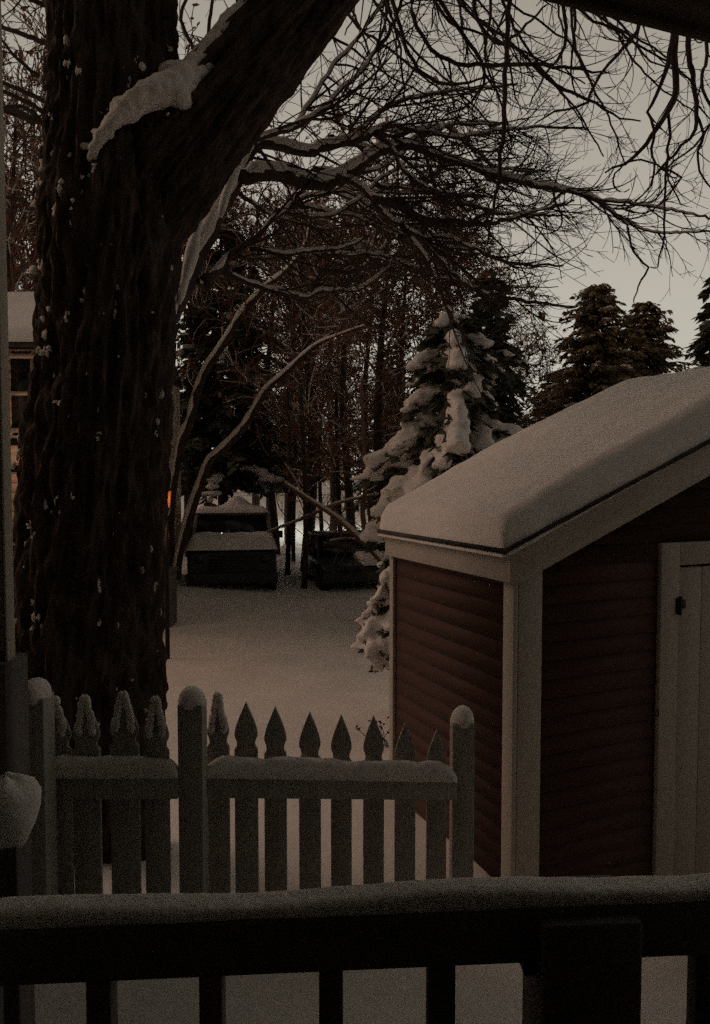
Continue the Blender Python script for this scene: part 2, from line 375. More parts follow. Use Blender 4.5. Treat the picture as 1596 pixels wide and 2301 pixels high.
# the house wall behind the porch
hb = MB(); hb.box(-7, 8, -2.25, -2.1, 0.6, 7.5)
hbo = hb.build('back_house_wall', M['soffit']); hbo.name = 'house_wall'; tag(hbo, 'tall dark sided wall of the house behind the porch', 'house wall')
hb = MB()
for k in range(45): hb.box(-7, 8, -2.099, -2.075, 0.62 + k * .15, 0.62 + k * .15 + .02)
hb.build('siding_lap', M['soffit'], hbo)

# deck the camera stands on
mb = MB()
for k in range(24):
    y0 = -1.9 + k * 0.135; mb.box(-2.4, 3.2, y0, y0 + 0.128, 0.98, 1.02)
dk = mb.build('porch_deck', M['dark'], bevel=0.003); tag(dk, 'plank porch deck behind the snowy railing', 'deck')

# house corner at the left edge (own house): wall panel + trim board + dark base
hw = empty('house_corner', (P(20, 1300, 2.05).x, 2.05, 0))
tag(hw, 'pale siding and white corner trim of the nearby house at the left edge', 'house wall')
xa, xb, xc = P(2, 1000, 2.05).x, P(24, 1000, 2.05).x, P(42, 1500, 2.05).x
hx, hy = hw.location.x, 2.05
zb_trim = P(20, 1545, 2.05).z
mb = MB(); mb.box(P(8, 1000, 2.05).x - hx, P(24, 1450, 2.05).x - hx, -0.02, 0.03, zb_trim, 6.0); mb.build('trim_board', M['siding_near'], hw, bevel=0.003)
mb = MB(); zz = P(10, 1490, 2.0).z
mb.box(-1.2, P(4, 1000, 2.05).x - hx, -0.012, 0.03, zz, 6.0)
mb.build('siding', M['siding_near'], hw)
mb = MB(); mb.box(-1.2, P(36, 1600, 2.05).x - hx, -0.06, 0.08, 0.6, zz - 0.003); mb.build('foundation', M['dark'], hw)
mb = MB(); mb.box(-5, -1.56 - hx, 0.03, 1.25, 0.3, 6.5); mb.box(-5, -1.08 - hx, -4.1, -0.015, 0.3, 6.5); mb.build('unseen_shade_wall', M['siding_near'], hw)  # unseen boxes added to keep the sun off the railing and near snow

# snow-capped post at left edge
sp = empty('snowy_post', (P(18, 1860, 1.55).x, 1.55, 0.0))
tag(sp, 'squat post with a thick tapering cap of snow at the left edge', 'post')
c = P(15, 1800, 1.55)
mb = MB(); prof = [(0.0, 0.055), (0.022, 0.05), (0.055, 0.035), (0.068, 0.012), (0.066, -0.02), (0.055, -0.055), (0.040, -0.085), (0.0, -0.09)]
vv = []
for j, (r_, z_) in enumerate(prof):
    for i in range(24):
        a = 2 * math.pi * i / 24; q = 1 + 0.05 * math.sin(3 * a + j * .4) + .03 * math.sin(5 * a)
        vv.append((r_ * q * math.cos(a) * 0.9, r_ * q * math.sin(a), c.z + z_ + 0.004 * math.sin(4 * a)))
ff = [[j * 24 + i, j * 24 + (i + 1) % 24, (j + 1) * 24 + (i + 1) % 24, (j + 1) * 24 + i] for j in range(7) for i in range(24)]
mb.add(vv, np.array(ff)[:, ::-1]); mb.build('snow_cap', M['snow_fine'], sp, smooth=True)
mb = MB(); mb.box(-0.03, 0.03, -0.03, 0.03, 0.9, c.z - 0.07); mb.build('shaft', M['dark'], sp, bevel=0.004)

# ------------------------------------------------------------------ picket fence and gate
def picket_outline(w_, h_head, neck=0.78):
    hw_ = w_ / 2; pts = [(0, 0)]
    for t, x in ((0.10, 0.16), (0.22, 0.36), (0.38, 0.62), (0.55, 0.85), (0.70, 0.98), (0.80, 0.98), (0.88, 0.84), (0.95, neck), (1.02, neck), (1.10, 1.0)):
        pts.append((hw_ * x, -h_head * t))
    return pts
def add_picket(parent, px, d, ytop, wpx, ybot_z=0.3, snow=0.0):
    top = P(px, ytop, d); w_ = wpx * d / 1726 ; o = parent.location
    hh = (100 * d / 1726)
    half = picket_outline(w_, hh)
    poly = [(x, z) for x, z in half] + [(w_ / 2, ybot_z - top.z), (-w_ / 2, ybot_z - top.z)] + [(-x, z) for x, z in half[:0:-1]]
    mb = MB(); mb.prism([(top.x - o.x + x, top.z - o.z + z) for x, z in poly], d - o.y, d - o.y + 0.019)
    pk = mb.build('picket', M['fence'], parent, bevel=0.002)
    if snow:
        mb = MB()
        for q in range(12):
            t = q / 11; zq = -hh * (0.0 + 0.75 * t); xw = w_ * 0.5 * min(1, 0.25 + t)
            for s in (-1, 1):
                mb.blob((top.x - o.x + s * xw * 0.55 * random.uniform(.7, 1.1), d - o.y - 0.004, top.z - o.z + zq + 0.012), (0.016 * snow, 0.012, 0.022 * snow), 1, 0.1)
        mb.blob((top.x - o.x, d - o.y + 0.005, top.z - o.z + 0.0), (0.022 * snow, 0.016, 0.022 * snow), 2, 0.12)
        mb.build('snow', M['snow_fine'], pk, smooth=True)
    return pk
def add_post(parent, xc, wpx, ytop, d, capw, caph, side_dark=False):
    top = P(xc, ytop + caph * 0.55, d); w_ = wpx * d / 1726; o = parent.location
    mb = MB(); mb.box(top.x - o.x - w_ / 2, top.x - o.x + w_ / 2, d - o.y - 0.03, d - o.y - 0.03 + w_, 0.2 - o.z, top.z - o.z)
    ps = mb.build('post', M['fence'], parent, bevel=0.004)
    mb = MB(); hz = caph * d / 1726
    mb.blob((top.x - o.x, d - o.y - 0.03 + w_ / 2, top.z - o.z - 0.004), (capw / 2 * d / 1726, w_ * 0.62, hz * 0.6), 3, 0.06, flat=0.55)
    mb.build('snow_cap', M['snow_fine'], ps, smooth=True)
    return ps
def rail_with_snow(parent, xa, xb, ya, yb, da, db, ytopw, ybotw, name='rail', snowh=0.07):
    o = parent.location
    a1, b1 = P(xa, ytopw, da), P(xb, yb, db); a0 = P(xa, ybotw[0], da); b0 = P(xb, ybotw[1], db)
    hgt = 0.085
    n = 60; k = 12
    mb = MB()
    v = []
    for (q, d) in ((a0, da), (b0, db)):
        for yy in (-0.042, -0.004):
            for zz in (0, hgt): v.append((q.x - o.x, d - o.y + yy, q.z - o.z + zz))
    mb.add(v, np.array([[0, 4, 5, 1], [2, 3, 7, 6], [0, 2, 6, 4], [1, 5, 7, 3], [0, 1, 3, 2], [4, 6, 7, 5]]))
    r_ = mb.build(name, M['fence'], parent, bevel=0.003)
    if snowh:
        mb = MB(); vv = []
        for i in range(n):
            t = i / (n - 1); x = a0.x + (b0.x - a0.x) * t - o.x; y = da + (db - da) * t - o.y; z = a0.z + (b0.z - a0.z) * t - o.z + hgt + 0.001
            h = snowh * (1 + 0.22 * noise.noise(Vector((x * 6, 2, d))) + 0.12 * noise.noise(Vector((x * 20, 5, d)))) * min(1, math.sqrt(min(t, 1 - t) * 14 + .05))
            for j in range(k):
                a = math.pi * j / (k - 1); cx = math.cos(a); sx = abs(cx) ** 0.6 * (1 if cx > 0 else -1)
                vv.append((x, y - 0.022 - sx * 0.034, z + h * math.sin(a) ** 0.8))
        ii, jj = np.meshgrid(np.arange(n - 1), np.arange(k - 1), indexing='ij'); a_ = (ii * k + jj).reshape(-1)
        mb.add(vv, [np.stack([a_, a_ + k, a_ + k + 1, a_ + 1], 1), np.array([[i * k, i * k + k - 1, (i + 1) * k + k - 1, (i + 1) * k] for i in range(n - 1)]), np.arange(k)[None], (np.arange(k)[None, ::-1] + (n - 1) * k)])
        mb.build('snow', M['snow_fine'], r_, smooth=True)
random.seed(5)
fo = empty('picket_fence', (P(240, 2000, 2.95).x, 2.95, 0.0))
tag(fo, 'white picket fence panel with snow-crusted pickets in front of the big tree trunk', 'fence')
add_post(fo, 72, 66, 1528, 2.75, 72, 70)
for (px, yt, wp) in ((122, 1580, 70), (191, 1578, 62), (277, 1570, 66), (350, 1582, 56)): add_picket(fo, px, 2.9, yt, wp, snow=1.0)
rail_with_snow(fo, 96, 405, 1700, 1700, 2.88, 2.93, 1700, (1786, 1786), snowh=0.07)
rail_with_snow(fo, 96, 405, 0, 2010, 2.88, 2.93, 1700, (2120, 2110), snowh=0.05)
go = empty('picket_gate', (P(690, 2000, 3.1).x, 3.1, 0.0))
tag(go, 'white picket gate with pointed pickets standing against the open snow beside the shed', 'gate')
add_post(go, 430, 56, 1546, 2.93, 62, 62)
for i, (px, yt, wp) in enumerate(((489, 1572, 50), (552, 1578, 53), (618, 1588, 51), (696, 1600, 50), (767, 1606, 48), (840, 1608, 48), (911, 1625, 48), (982, 1640, 46))):
    add_picket(go, px, 3.05 + 0.035 * i, yt, wp, snow=1.0 if i in (0,) else 0)
rail_with_snow(go, 462, 1024, 1690, 1690, 3.02, 3.33, 1690, (1784, 1790), snowh=0.075)
rail_with_snow(go, 462, 1024, 0, 2000, 3.02, 3.33, 1700, (2110, 2080), snowh=0.05)
add_post(go, 1040, 50, 1590, 3.36, 54, 58)

# ------------------------------------------------------------------ tubes of the near tree
rng = np.random.default_rng(11)
def smooth_poly(pts, rad, step=0.06):
    pts = np.asarray(pts, float); rad = np.asarray(rad, float); n = len(pts)
    o = []; r = []
    for i in range(n - 1):
        p0 = pts[max(0, i - 1)]; p1 = pts[i]; p2 = pts[i + 1]; p3 = pts[min(n - 1, i + 2)]
        m = max(2, int(np.linalg.norm(p2 - p1) / step))
        for t in np.arange(m) / m:
            o.append(0.5 * ((2 * p1) + (-p0 + p2) * t + (2 * p0 - 5 * p1 + 4 * p2 - p3) * t * t + (-p0 + 3 * p1 - 3 * p2 + p3) * t ** 3)); r.append(rad[i] + (rad[i + 1] - rad[i]) * t)
    o.append(pts[-1]); r.append(rad[-1]); return np.array(o), np.array(r)
def limb_pts(spec):
    pts = []; rad = []
    for (x, y, d, wpx) in spec:
        q = P(x, y, d); pts.append(q[:]); rad.append(wpx * d / 1726 / 2)
    return smooth_poly(pts, rad)
def grow(p, d, length, r0, r1, wob, curve, step):
    n = max(3, int(length / step)); pts = [p]; d = d / (np.linalg.norm(d) + 1e-9)
    w1 = rng.normal(0, 1, 3) * wob
    for i in range(n):
        t = i / n
        if rng.random() < 0.3: w1 = rng.normal(0, 1, 3) * wob
        d = d + (w1 + curve * t) * (length / n); d = d / np.linalg.norm(d)
        pts.append(pts[-1] + d * length / n)
    return np.array(pts), np.linspace(r0, r1, n + 1)
def perp(d):
    a = rng.normal(0, 1, 3); a -= d * a.dot(d); return a / (np.linalg.norm(a) + 1e-9)
def sprout(mb, pts, rad, level, dens, lens, spread=0.9, curve=np.array([0, 0, 0.6]), bias=np.array([0., 0, 0]), start=0.1, kmin=3, rmin=0.0022, snow=None, flatten=0.6):
    seg = np.linalg.norm(np.diff(pts, axis=0), axis=1); Ltot = seg.sum(); cum = np.concatenate([[0], np.cumsum(seg)])
    n = rng.poisson(dens[0] * Ltot)
    for _ in range(n):
        s = Ltot * (start + (1 - start) * rng.random()); i = min(len(pts) - 2, int(np.searchsorted(cum, s)) - 1); i = max(i, 0)
        t = pts[i + 1] - pts[i]; t = t / (np.linalg.norm(t) + 1e-9); q = pts[i]
        a = perp(t); a[1] *= flatten
        d = t * (0.45 + 0.5 * rng.random()) + a * spread * (0.5 + 0.7 * rng.random()) + bias
        fr = s / Ltot; ln = lens[0] * (0.45 + 0.75 * rng.random()) * (1.1 - 0.45 * fr)
        r0 = max(rmin, min(rad[i] * 0.62, 0.006 + 0.009 * ln))
        tp, tr_ = grow(q, d, ln, r0, max(rmin * 0.8, r0 * 0.35), 1.5, curve * rng.uniform(0.3, 1.5), 0.07 if level > 1 else 0.06)
        (snow if (snow is not None and rmin > 0.005 and rng.random() < 0.22) else mb).tube(tp, tr_, kmin, cap=False)
        if snow is not None and rmin < 0.005 and r0 > 0.007 and rng.random() < 0.7:
            snow.tube(tp + np.array([0, 0, 1]) * tr_[:, None] * 0.9, tr_ * 0.85, 5)
        if level > 1: sprout(mb, tp, tr_, level - 1, dens[1:], lens[1:], spread, curve, bias * 0.6, 0.12, kmin, rmin, snow, flatten)

maple = empty('tree', (P(200, 1900, 4.35).x, 4.35, 0.3))
tag(maple, 'huge dark furrowed tree at left, its thick limb lined with snow', 'tree')
mo = np.array(maple.location)
# trunk
def bark_tube(name, ctrl, k=110, step=0.028, amp=0.05, parent=maple, zfreq=2.3):
    pts, rad = smooth_poly([P(x, y, d)[:] for x, y, d, w_ in ctrl], [w_ * d / 1726 / 2 for x, y, d, w_ in ctrl], step)
    n = len(pts); t = np.gradient(pts, axis=0); t /= np.linalg.norm(t, axis=1)[:, None]
    a = np.cross(t, np.array([0.05, 1, 0.02])); a /= np.linalg.norm(a, axis=1)[:, None]; b = np.cross(t, a)
    vv = np.zeros((n, k, 3)); s = np.concatenate([[0], np.cumsum(np.linalg.norm(np.diff(pts, axis=0), axis=1))])
    for i in range(n):
        for j in range(k):
            an = 2 * math.pi * j / k; ca, sa = math.cos(an), math.sin(an)
            f = noise.noise(Vector((ca * 5.5, sa * 5.5, s[i] * zfreq))); f2 = noise.noise(Vector((ca * 13, sa * 13, s[i] * zfreq * 2.2 + 7)))
            f3 = noise.noise(Vector((ca * 1.3, sa * 1.3, s[i] * .6 + 3)))
            h = amp * (0.9 - 2.2 * abs(f)) + amp * 0.6 * (0.5 - 1.6 * abs(f2)) + 0.03 * f3
            h += amp * 0.35 * noise.noise(Vector((ca * 26, sa * 26, s[i] * 9))) ; rr = rad[i] + h - amp * 0.7
            vv[i, j] = pts[i] + (a[i] * ca + b[i] * sa) * rr
    mb = MB(); i_ = np.arange(n - 1)[:, None] * k; j_ = np.arange(k)[None]; j2 = (j_ + 1) % k
    mb.add(vv.reshape(-1, 3) - mo, [np.stack([i_ + j_, i_ + k + j_, i_ + k + j2, i_ + j2], -1).reshape(-1, 4), np.arange(k)[None, ::-1], np.arange(k)[None] + (n - 1) * k])
    return mb.build(name, M['bark'], parent, smooth=True), pts, rad, vv
trunk, tpts, trad, tvv = bark_tube('trunk', [(185, 2080, 4.35, 420), (190, 1750, 4.35, 358), (194, 1560, 4.35, 342), (194, 1400, 4.35, 330), (204, 1250, 4.35, 322), (221, 1000, 4.35, 312), (237, 800, 4.35, 298), (242, 650, 4.35, 292), (246, 500, 4.35, 312), (250, 300, 4.35, 285), (253, 100, 4.35, 272), (255, -300, 4.35, 262), (250, -1000, 4.3, 230), (230, -1900, 4.3, 160)], k=220)
limb, lpts, lrad, lvv = bark_tube('limb', [(258, 760, 4.42, 60), (270, 640, 4.40, 135), (302, 520, 4.38, 205), (376, 385, 4.34, 228), (472, 255, 4.32, 208), (575, 135, 4.32, 190), (690, 2, 4.34, 172), (800, -130, 4.4, 160), (960, -290, 4.6, 130), (1180, -400, 4.9, 100), (1420, -430, 5.3, 70), (1700, -400, 5.8, 40)], k=170, amp=0.034)

# snow lodged on trunk and limb
random.seed(3)
mb = MB()
for _ in range(800):
    i = random.randrange(8, len(tpts) - 1)
    if tpts[i][2] > 6.2: continue
    j = random.randrange(220); v = tvv[i, j]; c = tpts[i]
    nrm = (v - c) / np.linalg.norm(v - c)
    if nrm[1] > 0.25: continue
    if nrm[0] > 0.25 and random.random() < 0.5: continue
    s = random.uniform(0.006, 0.018) * (1.35 if nrm[0] < -0.3 else 0.9)
    for q in range(random.choice((1, 1, 2, 3, 5))):
        mb.blob(v - mo - nrm * 0.001 + np.array([random.gauss(0, s * .9), 0, random.gauss(0, s * 1.5)]), (s * random.uniform(.5, 1.3), s * 0.22, s * random.uniform(0.7, 1.9)), 1, 0.5)
mb.build('snow', M['snow_fine'], trunk, smooth=True)
mb = MB()
for i in range(len(lpts)):
    if lpts[i][2] < P(400, 250, 4.3).z or lpts[i][2] > 7: continue
for i in range(0, len(lpts)):
    pass
sel = [i for i in range(len(lpts)) if 4.55 < lpts[i][2] < 9 and lpts[i][0] < 3]
tg = np.gradient(lpts, axis=0); tg /= np.linalg.norm(tg, axis=1)[:, None]
side = np.cross(tg, np.array([0, 1., 0])); side *= np.sign(side[:, 2:3]); 
off = side * 0.80 + np.array([0, -0.35, 0])
DR = [(700, -130, 4.26, 60), (630, -45, 4.24, 74), (560, 30, 4.21, 80), (500, 95, 4.18, 84), (445, 155, 4.14, 88), (405, 192, 4.08, 88), (350, 208, 4.01, 88), (300, 232, 3.96, 66), (255, 268, 3.93, 44), (222, 312, 3.94, 34), (200, 362, 3.97, 18)]
sp_, wn = limb_pts(DR)
mb.tube(sp_ - mo, wn * np.array([.80 + .22 * noise.noise(Vector((i * .35, 0, 0))) for i in range(len(wn))]), 14)
for (x, y, d, r_) in ((390, 165, 4.14, .07), (430, 170, 4.10, .08), (360, 190, 4.03, .07), (330, 200, 4.01, .06), (405, 215, 4.05, .075), (300, 250, 3.95, .05), (322, 150, 4.0, .03), (270, 240, 3.95, .05), (240, 300, 3.94, .04), (218, 300, 3.95, .03), (190, 330, 3.98, .03), (212, 350, 3.96, .03), (200, 395, 3.98, .02)):
    mb.blob(np.array(P(x, y, d)[:]) - mo, (r_, r_ * .8, r_ * .85), 3, 0.2)
for q in range(14):
    i = random.randrange(len(sp_)); mb.blob(sp_[i] - mo + np.array([random.gauss(0, .06), random.uniform(-.02, .05), random.gauss(0, .06)]), [random.uniform(.01, .02)] * 3, 1, .4)
sn = mb.build('snow', M['snow_fine'], limb, smooth=True)
rm = sn.modifiers.new('remesh', 'REMESH'); rm.mode = 'VOXEL'; rm.voxel_size = 0.011; rm.use_smooth_shade = True
smo = sn.modifiers.new('smooth', 'SMOOTH'); smo.factor = .8; smo.iterations = 8
tx = bpy.data.textures.new('lumps', 'CLOUDS'); tx.noise_scale = .06
dm = sn.modifiers.new('lumps', 'DISPLACE'); dm.texture = tx; dm.strength = .035; dm.mid_level = .5

# secondary limbs traced from the photograph: (x, y, distance, width)
LB = [
 [(300, 820, 4.5, 40), (360, 745, 4.65, 46), (396, 680, 4.8, 46), (424, 615, 5.0, 46), (452, 555, 5.1, 44), (484, 484, 5.2, 40), (519, 430, 5.3, 36), (544, 375, 5.4, 32), (566, 335, 5.45, 26), (592, 318, 5.5, 24), (640, 325, 5.6, 26), (689, 340, 5.7, 26), (738, 326, 5.8, 24), (800, 313, 5.9, 22), (838, 294, 6.0, 18), (880, 281, 6.1, 13), (923, 290, 6.3, 11), (1023, 307, 6.5, 10), (1098, 295, 6.6, 8), (1198, 285, 6.8, 6), (1320, 290, 7.0, 4)],
 [(530, 405, 5.3, 30), (556, 392, 5.35, 36), (590, 390, 5.4, 37), (633, 390, 5.5, 36), (667, 401, 5.6, 36), (708, 409, 5.7, 36), (753, 402, 5.8, 34), (790, 384, 5.9, 32), (822, 356, 6.0, 30), (857, 338, 6.1, 28), (902, 324, 6.2, 24), (935, 330, 6.3, 20), (975, 344, 6.4, 18), (1040, 365, 6.5, 18), (1098, 387, 6.6, 18), (1198, 413, 6.8, 17), (1260, 424, 7.0, 15), (1310, 436, 7.1, 13), (1343, 450, 7.2, 11), (1398, 493, 7.3, 8), (1430, 510, 7.4, 6), (1500, 522, 7.6, 6), (1596, 518, 7.8, 4), (1680, 500, 8, 3)],
 [(1335, 447, 7.15, 10), (1400, 452, 7.3, 9), (1448, 461, 7.4, 8), (1520, 474, 7.6, 6), (1610, 492, 7.8, 4)],
 [(500, 370, 4.6, 22), (533, 329, 4.7, 18), (581, 308, 4.9, 15), (633, 294, 5.0, 15), (682, 274, 5.1, 14), (723, 249, 5.2, 12), (760, 205, 5.3, 11), (805, 165, 5.4, 10), (850, 110, 5.5, 9), (880, 60, 5.6, 8), (905, 0, 5.7, 7), (940, -80, 5.8, 5)],
 [(740, 400, 5.75, 20), (794, 404, 5.8, 18), (835, 440, 5.9, 18), (880, 458, 6.0, 18), (930, 482, 6.1, 17), (965, 498, 6.2, 16), (1023, 497, 6.3, 13), (1098, 504, 6.5, 10), (1173, 482, 6.7, 8), (1223, 470, 6.9, 7), (1290, 450, 7.1, 4)],
 [(820, 430, 5.9, 14), (865, 480, 6.0, 14), (920, 515, 6.1, 14), (960, 545, 6.2, 13), (1000, 595, 6.3, 12), (1050, 640, 6.5, 10), (1120, 665, 6.7, 9), (1200, 680, 6.9, 7), (1290, 690, 7.1, 5)],
 [(900, 500, 6.0, 14), (950, 570, 6.1, 14), (985, 640, 6.3, 12), (1010, 700, 6.5, 9), (1050, 760, 6.7, 6)],
 [(455, 640, 5.0, 34), (484, 611, 5.1, 24), (520, 572, 5.2, 18), (573, 538, 5.3, 15), (600, 505, 5.4, 13), (640, 470, 5.5, 10), (680, 430, 5.6, 8)],
 [(519, 420, 5.3, 12), (550, 444, 5.4, 10), (580, 462, 5.5, 9), (611, 483, 5.6, 9), (670, 500, 5.7, 7), (740, 530, 5.8, 5)],
 [(480, 606, 5.1, 16), (520, 618, 5.2, 15), (560, 634, 5.3, 15), (596, 649, 5.4, 15), (650, 658, 5.5, 15), (689, 668, 5.6, 14), (727, 650, 5.7, 12), (800, 652, 5.8, 10), (860, 610, 5.9, 8), (900, 560, 6, 5)],
 [(560, 560, 5.3, 10), (640, 566, 5.4, 12), (700, 560, 5.5, 11), (760, 560, 5.6, 9), (830, 530, 5.8, 6)],
 [(840, 296, 6.0, 14), (880, 330, 6.1, 12), (905, 380, 6.2, 10), (960, 420, 6.4, 8), (1040, 440, 6.6, 6)],
 [(790, 312, 5.9, 14), (870, 240, 6.1, 10), (950, 215, 6.3, 9), (1050, 200, 6.6, 7), (1160, 190, 6.8, 5)],
 [(660, 285, 5.1, 12), (740, 160, 5.4, 10), (800, 90, 5.5, 9), (850, 20, 5.7, 8), (890, -60, 6, 5)],
]
LH = [  # branches that hang in from above the frame
 [(1180, -400, 4.9, 30), (1150, -180, 4.95, 16), (1143, 0, 5.0, 11), (1139, 83, 5, 11), (1135, 167, 5, 11), (1133, 292, 5, 11), (1126, 346, 5, 9), (1118, 417, 5, 8), (1110, 459, 5, 7), (1097, 545, 5, 4)],
 [(1500, -430, 5.4, 26), (1515, -100, 5.3, 18), (1514, 83, 5.2, 16), (1514, 146, 5.2, 14), (1519, 200, 5.2, 14), (1502, 250, 5.2, 12), (1477, 288, 5.2, 11), (1439, 338, 5.2, 9), (1402, 367, 5.2, 7), (1360, 388, 5.2, 4)],
 [(1515, 60, 5.2, 12), (1502, 138, 5.15, 12), (1488, 185, 5.1, 9), (1464, 233, 5.1, 7), (1460, 267, 5.1, 6), (1472, 294, 5.1, 6), (1466, 330, 5.1, 6), (1470, 370, 5.1, 5), (1462, 420, 5.1, 4), (1420, 460, 5.1, 3), (1412, 500, 5.1, 3)],
 [(1600, -400, 5.6, 22), (1555, -60, 5.5, 14), (1548, 100, 5.4, 12), (1552, 146, 5.4, 11), (1564, 229, 5.4, 10), (1564, 292, 5.4, 8), (1530, 330, 5.4, 7), (1489, 376, 5.4, 6), (1460, 400, 5.4, 3)],
 [(1502, 255, 5.2, 7), (1504, 333, 5.25, 6), (1498, 370, 5.25, 6), (1495, 430, 5.3, 5), (1495, 480, 5.3, 5), (1490, 550, 5.3, 4), (1478, 600, 5.3, 3), (1462, 600, 5.3, 2.5)],
 [(1410, 509, 7.3, 5), (1418, 550, 7.2, 5), (1434, 578, 7.1, 5), (1457, 603, 7.0, 5), (1441, 628, 7.0, 4), (1430, 655, 7.0, 3), (1424, 680, 7, 2.5)],
 [(1300, -420, 5.0, 20), (1262, -120, 5.0, 10), (1268, 25, 5, 8), (1272, 83, 5, 8), (1262, 120, 5, 7), (1222, 175, 5, 5), (1190, 240, 5, 3)],
 [(1440, -420, 5.2, 18), (1450, -40, 5.2, 9), (1431, 67, 5.2, 8), (1390, 120, 5.2, 8), (1350, 165, 5.2, 7), (1318, 230, 5.2, 6), (1247, 252, 5.2, 5), (1201, 278, 5.2, 3)],
 [(1000, -330, 4.7, 22), (930, -40, 5.2, 10), (935, 60, 5.2, 9), (990, 125, 5.3, 9), (1055, 146, 5.3, 9), (1197, 144, 5.4, 8), (1306, 158, 5.4, 6), (1372, 165, 5.4, 3)],
 [(1197, 144, 5.4, 7), (1240, 185, 5.4, 7), (1289, 206, 5.4, 7), (1339, 233, 5.4, 6), (1393, 266, 5.4, 4), (1440, 272, 5.4, 3)],
 [(900, -260, 4.6, 22), (960, -60, 5.4, 10), (1000, 20, 5.5, 9), (1050, 90, 5.5, 9), (1090, 160, 5.6, 8), (1060, 230, 5.7, 5), (1000, 260, 5.7, 3)],
 [(1040, -340, 4.7, 20), (1060, -60, 5.0, 10), (1075, 40, 5.0, 9), (1120, 100, 5.1, 8), (1180, 60, 5.2, 6), (1230, 10, 5.3, 4)],
 [(830, -170, 4.5, 18), (870, -40, 5.6, 10), (900, 60, 5.6, 9), (930, 140, 5.7, 8), (1000, 190, 5.8, 7), (1100, 170, 5.9, 4)],
 [(1562, 250, 5.4, 6), (1580, 300, 5.4, 6), (1566, 360, 5.4, 5), (1590, 410, 5.4, 4), (1620, 440, 5.4, 3)],
 [(1560, -380, 5.5, 14), (1590, 80, 5.5, 8), (1575, 180, 5.5, 7), (1600, 260, 5.5, 6), (1560, 330, 5.5, 5), (1500, 380, 5.5, 4), (1530, 460, 5.5, 3)],
 [(1489, 376, 5.4, 5), (1530, 400, 5.4, 5), (1500, 440, 5.4, 4), (1450, 480, 5.4, 4), (1400, 470, 5.4, 3)],
 [(1404, 366, 5.2, 5), (1440, 358, 5.2, 4), (1480, 370, 5.2, 4), (1500, 390, 5.2, 4), (1520, 400, 5.2, 3)],
 [(1404, 366, 5.2, 4), (1382, 390, 5.2, 4), (1380, 415, 5.2, 4), (1395, 432, 5.2, 3), (1415, 425, 5.2, 2.5)],
]
rg_ = np.random.default_rng(91)
for q in range(26):
    x0 = rg_.uniform(560, 1330); d0 = rg_.uniform(5.2, 8.5); y0 = rg_.uniform(-180, 60) ; ln_ = rg_.uniform(160, 420); sx = rg_.uniform(-60, 260)
    LH.append([(x0 - sx * .3, -300, d0, 11), (x0, y0, d0, 7), (x0 + sx * .5 + rg_.normal(0, 15), y0 + ln_ * .4, d0, 5.5), (x0 + sx + rg_.normal(0, 20), y0 + ln_ * .75, d0, 4), (x0 + sx * 1.4, y0 + ln_, d0, 3)])
for q in range(14):
    x0 = rg_.uniform(600, 900); y0 = rg_.uniform(300, 620); d0 = rg_.uniform(6, 8); ln_ = rg_.uniform(250, 480); dy = rg_.uniform(-120, 160)
    LB.append([(x0, y0, d0, 13), (x0 + ln_ * .33, y0 + dy * .2 + rg_.normal(0, 15), d0 + .2, 10), (x0 + ln_ * .66, y0 + dy * .8, d0 + .4, 8), (x0 + ln_, y0 + dy * .9, d0 + .6, 4)])
for q in range(9):
    x0 = rg_.uniform(-60, 80); y0 = rg_.uniform(-60, 560); d0 = rg_.uniform(7, 10)
    LH.append([(230, y0 + rg_.uniform(100, 240), d0, 16), (130, y0 + 70, d0, 12), (x0, y0, d0, 8), (x0 - 90, y0 - rg_.uniform(-60, 120), d0, 4)])
for q in range(5):
    x0 = rg_.uniform(400, 560); d0 = rg_.uniform(7, 10)
    LH.append([(x0 - 40, 260, d0, 14), (x0, 140, d0, 10), (x0 + rg_.uniform(-40, 60), 30, d0, 8), (x0 + rg_.uniform(-60, 80), -80, d0, 4)])
crown = MB(); csnow = MB(); C0 = np.array([0., 0, 0])
rng = np.random.default_rng(21)
for i, s in enumerate(LB):
    pts, rad = limb_pts(s)
    pts[1:-1] += rng.normal(0, 0.006, pts[1:-1].shape); rad = rad * (1 + rng.normal(0, 0.06, len(rad)))
    crown.tube(pts - mo, rad, 9)
    big = rad > 0.018
    # snow lying on the upper side, broken in places
    run = []
    for q in range(len(pts)):
        ok = rad[q] > 0.0095 and noise.noise(Vector((q * 0.13, i * 3.1, 0))) > -0.5
        if ok: run.append(q)
        if (not ok or q == len(pts) - 1):
            if len(run) > 4:
                rr = rad[run]; tr = 0.35 + 0.65 * np.minimum(1, np.minimum(np.arange(len(run)), np.arange(len(run))[::-1]) / 3)
                csnow.tube(pts[run] - mo + np.array([-0.12, -0.72, 0.60]) * (rr * 0.50)[:, None], rr * 0.88 * tr, 8)
            run = []
    low = i in (5, 6, 9)
    sprout(crown, pts - mo, rad, 3, (4.4, 5.4, 5.4), (0.95, 0.52, 0.26), curve=np.array([0.5, 0, 1.7]), bias=np.array([0.60, 0.1, -0.30]), start=0.30 if i in (0, 1) else 0.12, rmin=0.0027, snow=None, flatten=0.8)
for s in ([(402, 680, 4.6, 12), (416, 630, 4.75, 22), (430, 575, 4.82, 32), (440, 530, 4.88, 20), (454, 488, 4.9, 8)], [(496, 486, 5.0, 10), (504, 450, 5.05, 20), (518, 410, 5.12, 26), (537, 365, 5.25, 16), (548, 340, 5.3, 8)]):
    pts, rad = limb_pts(s); csnow.tube(pts - mo, rad * (1 + .3 * np.array([noise.noise(Vector((q * .5, 0, 0))) for q in range(len(rad))])), 9)
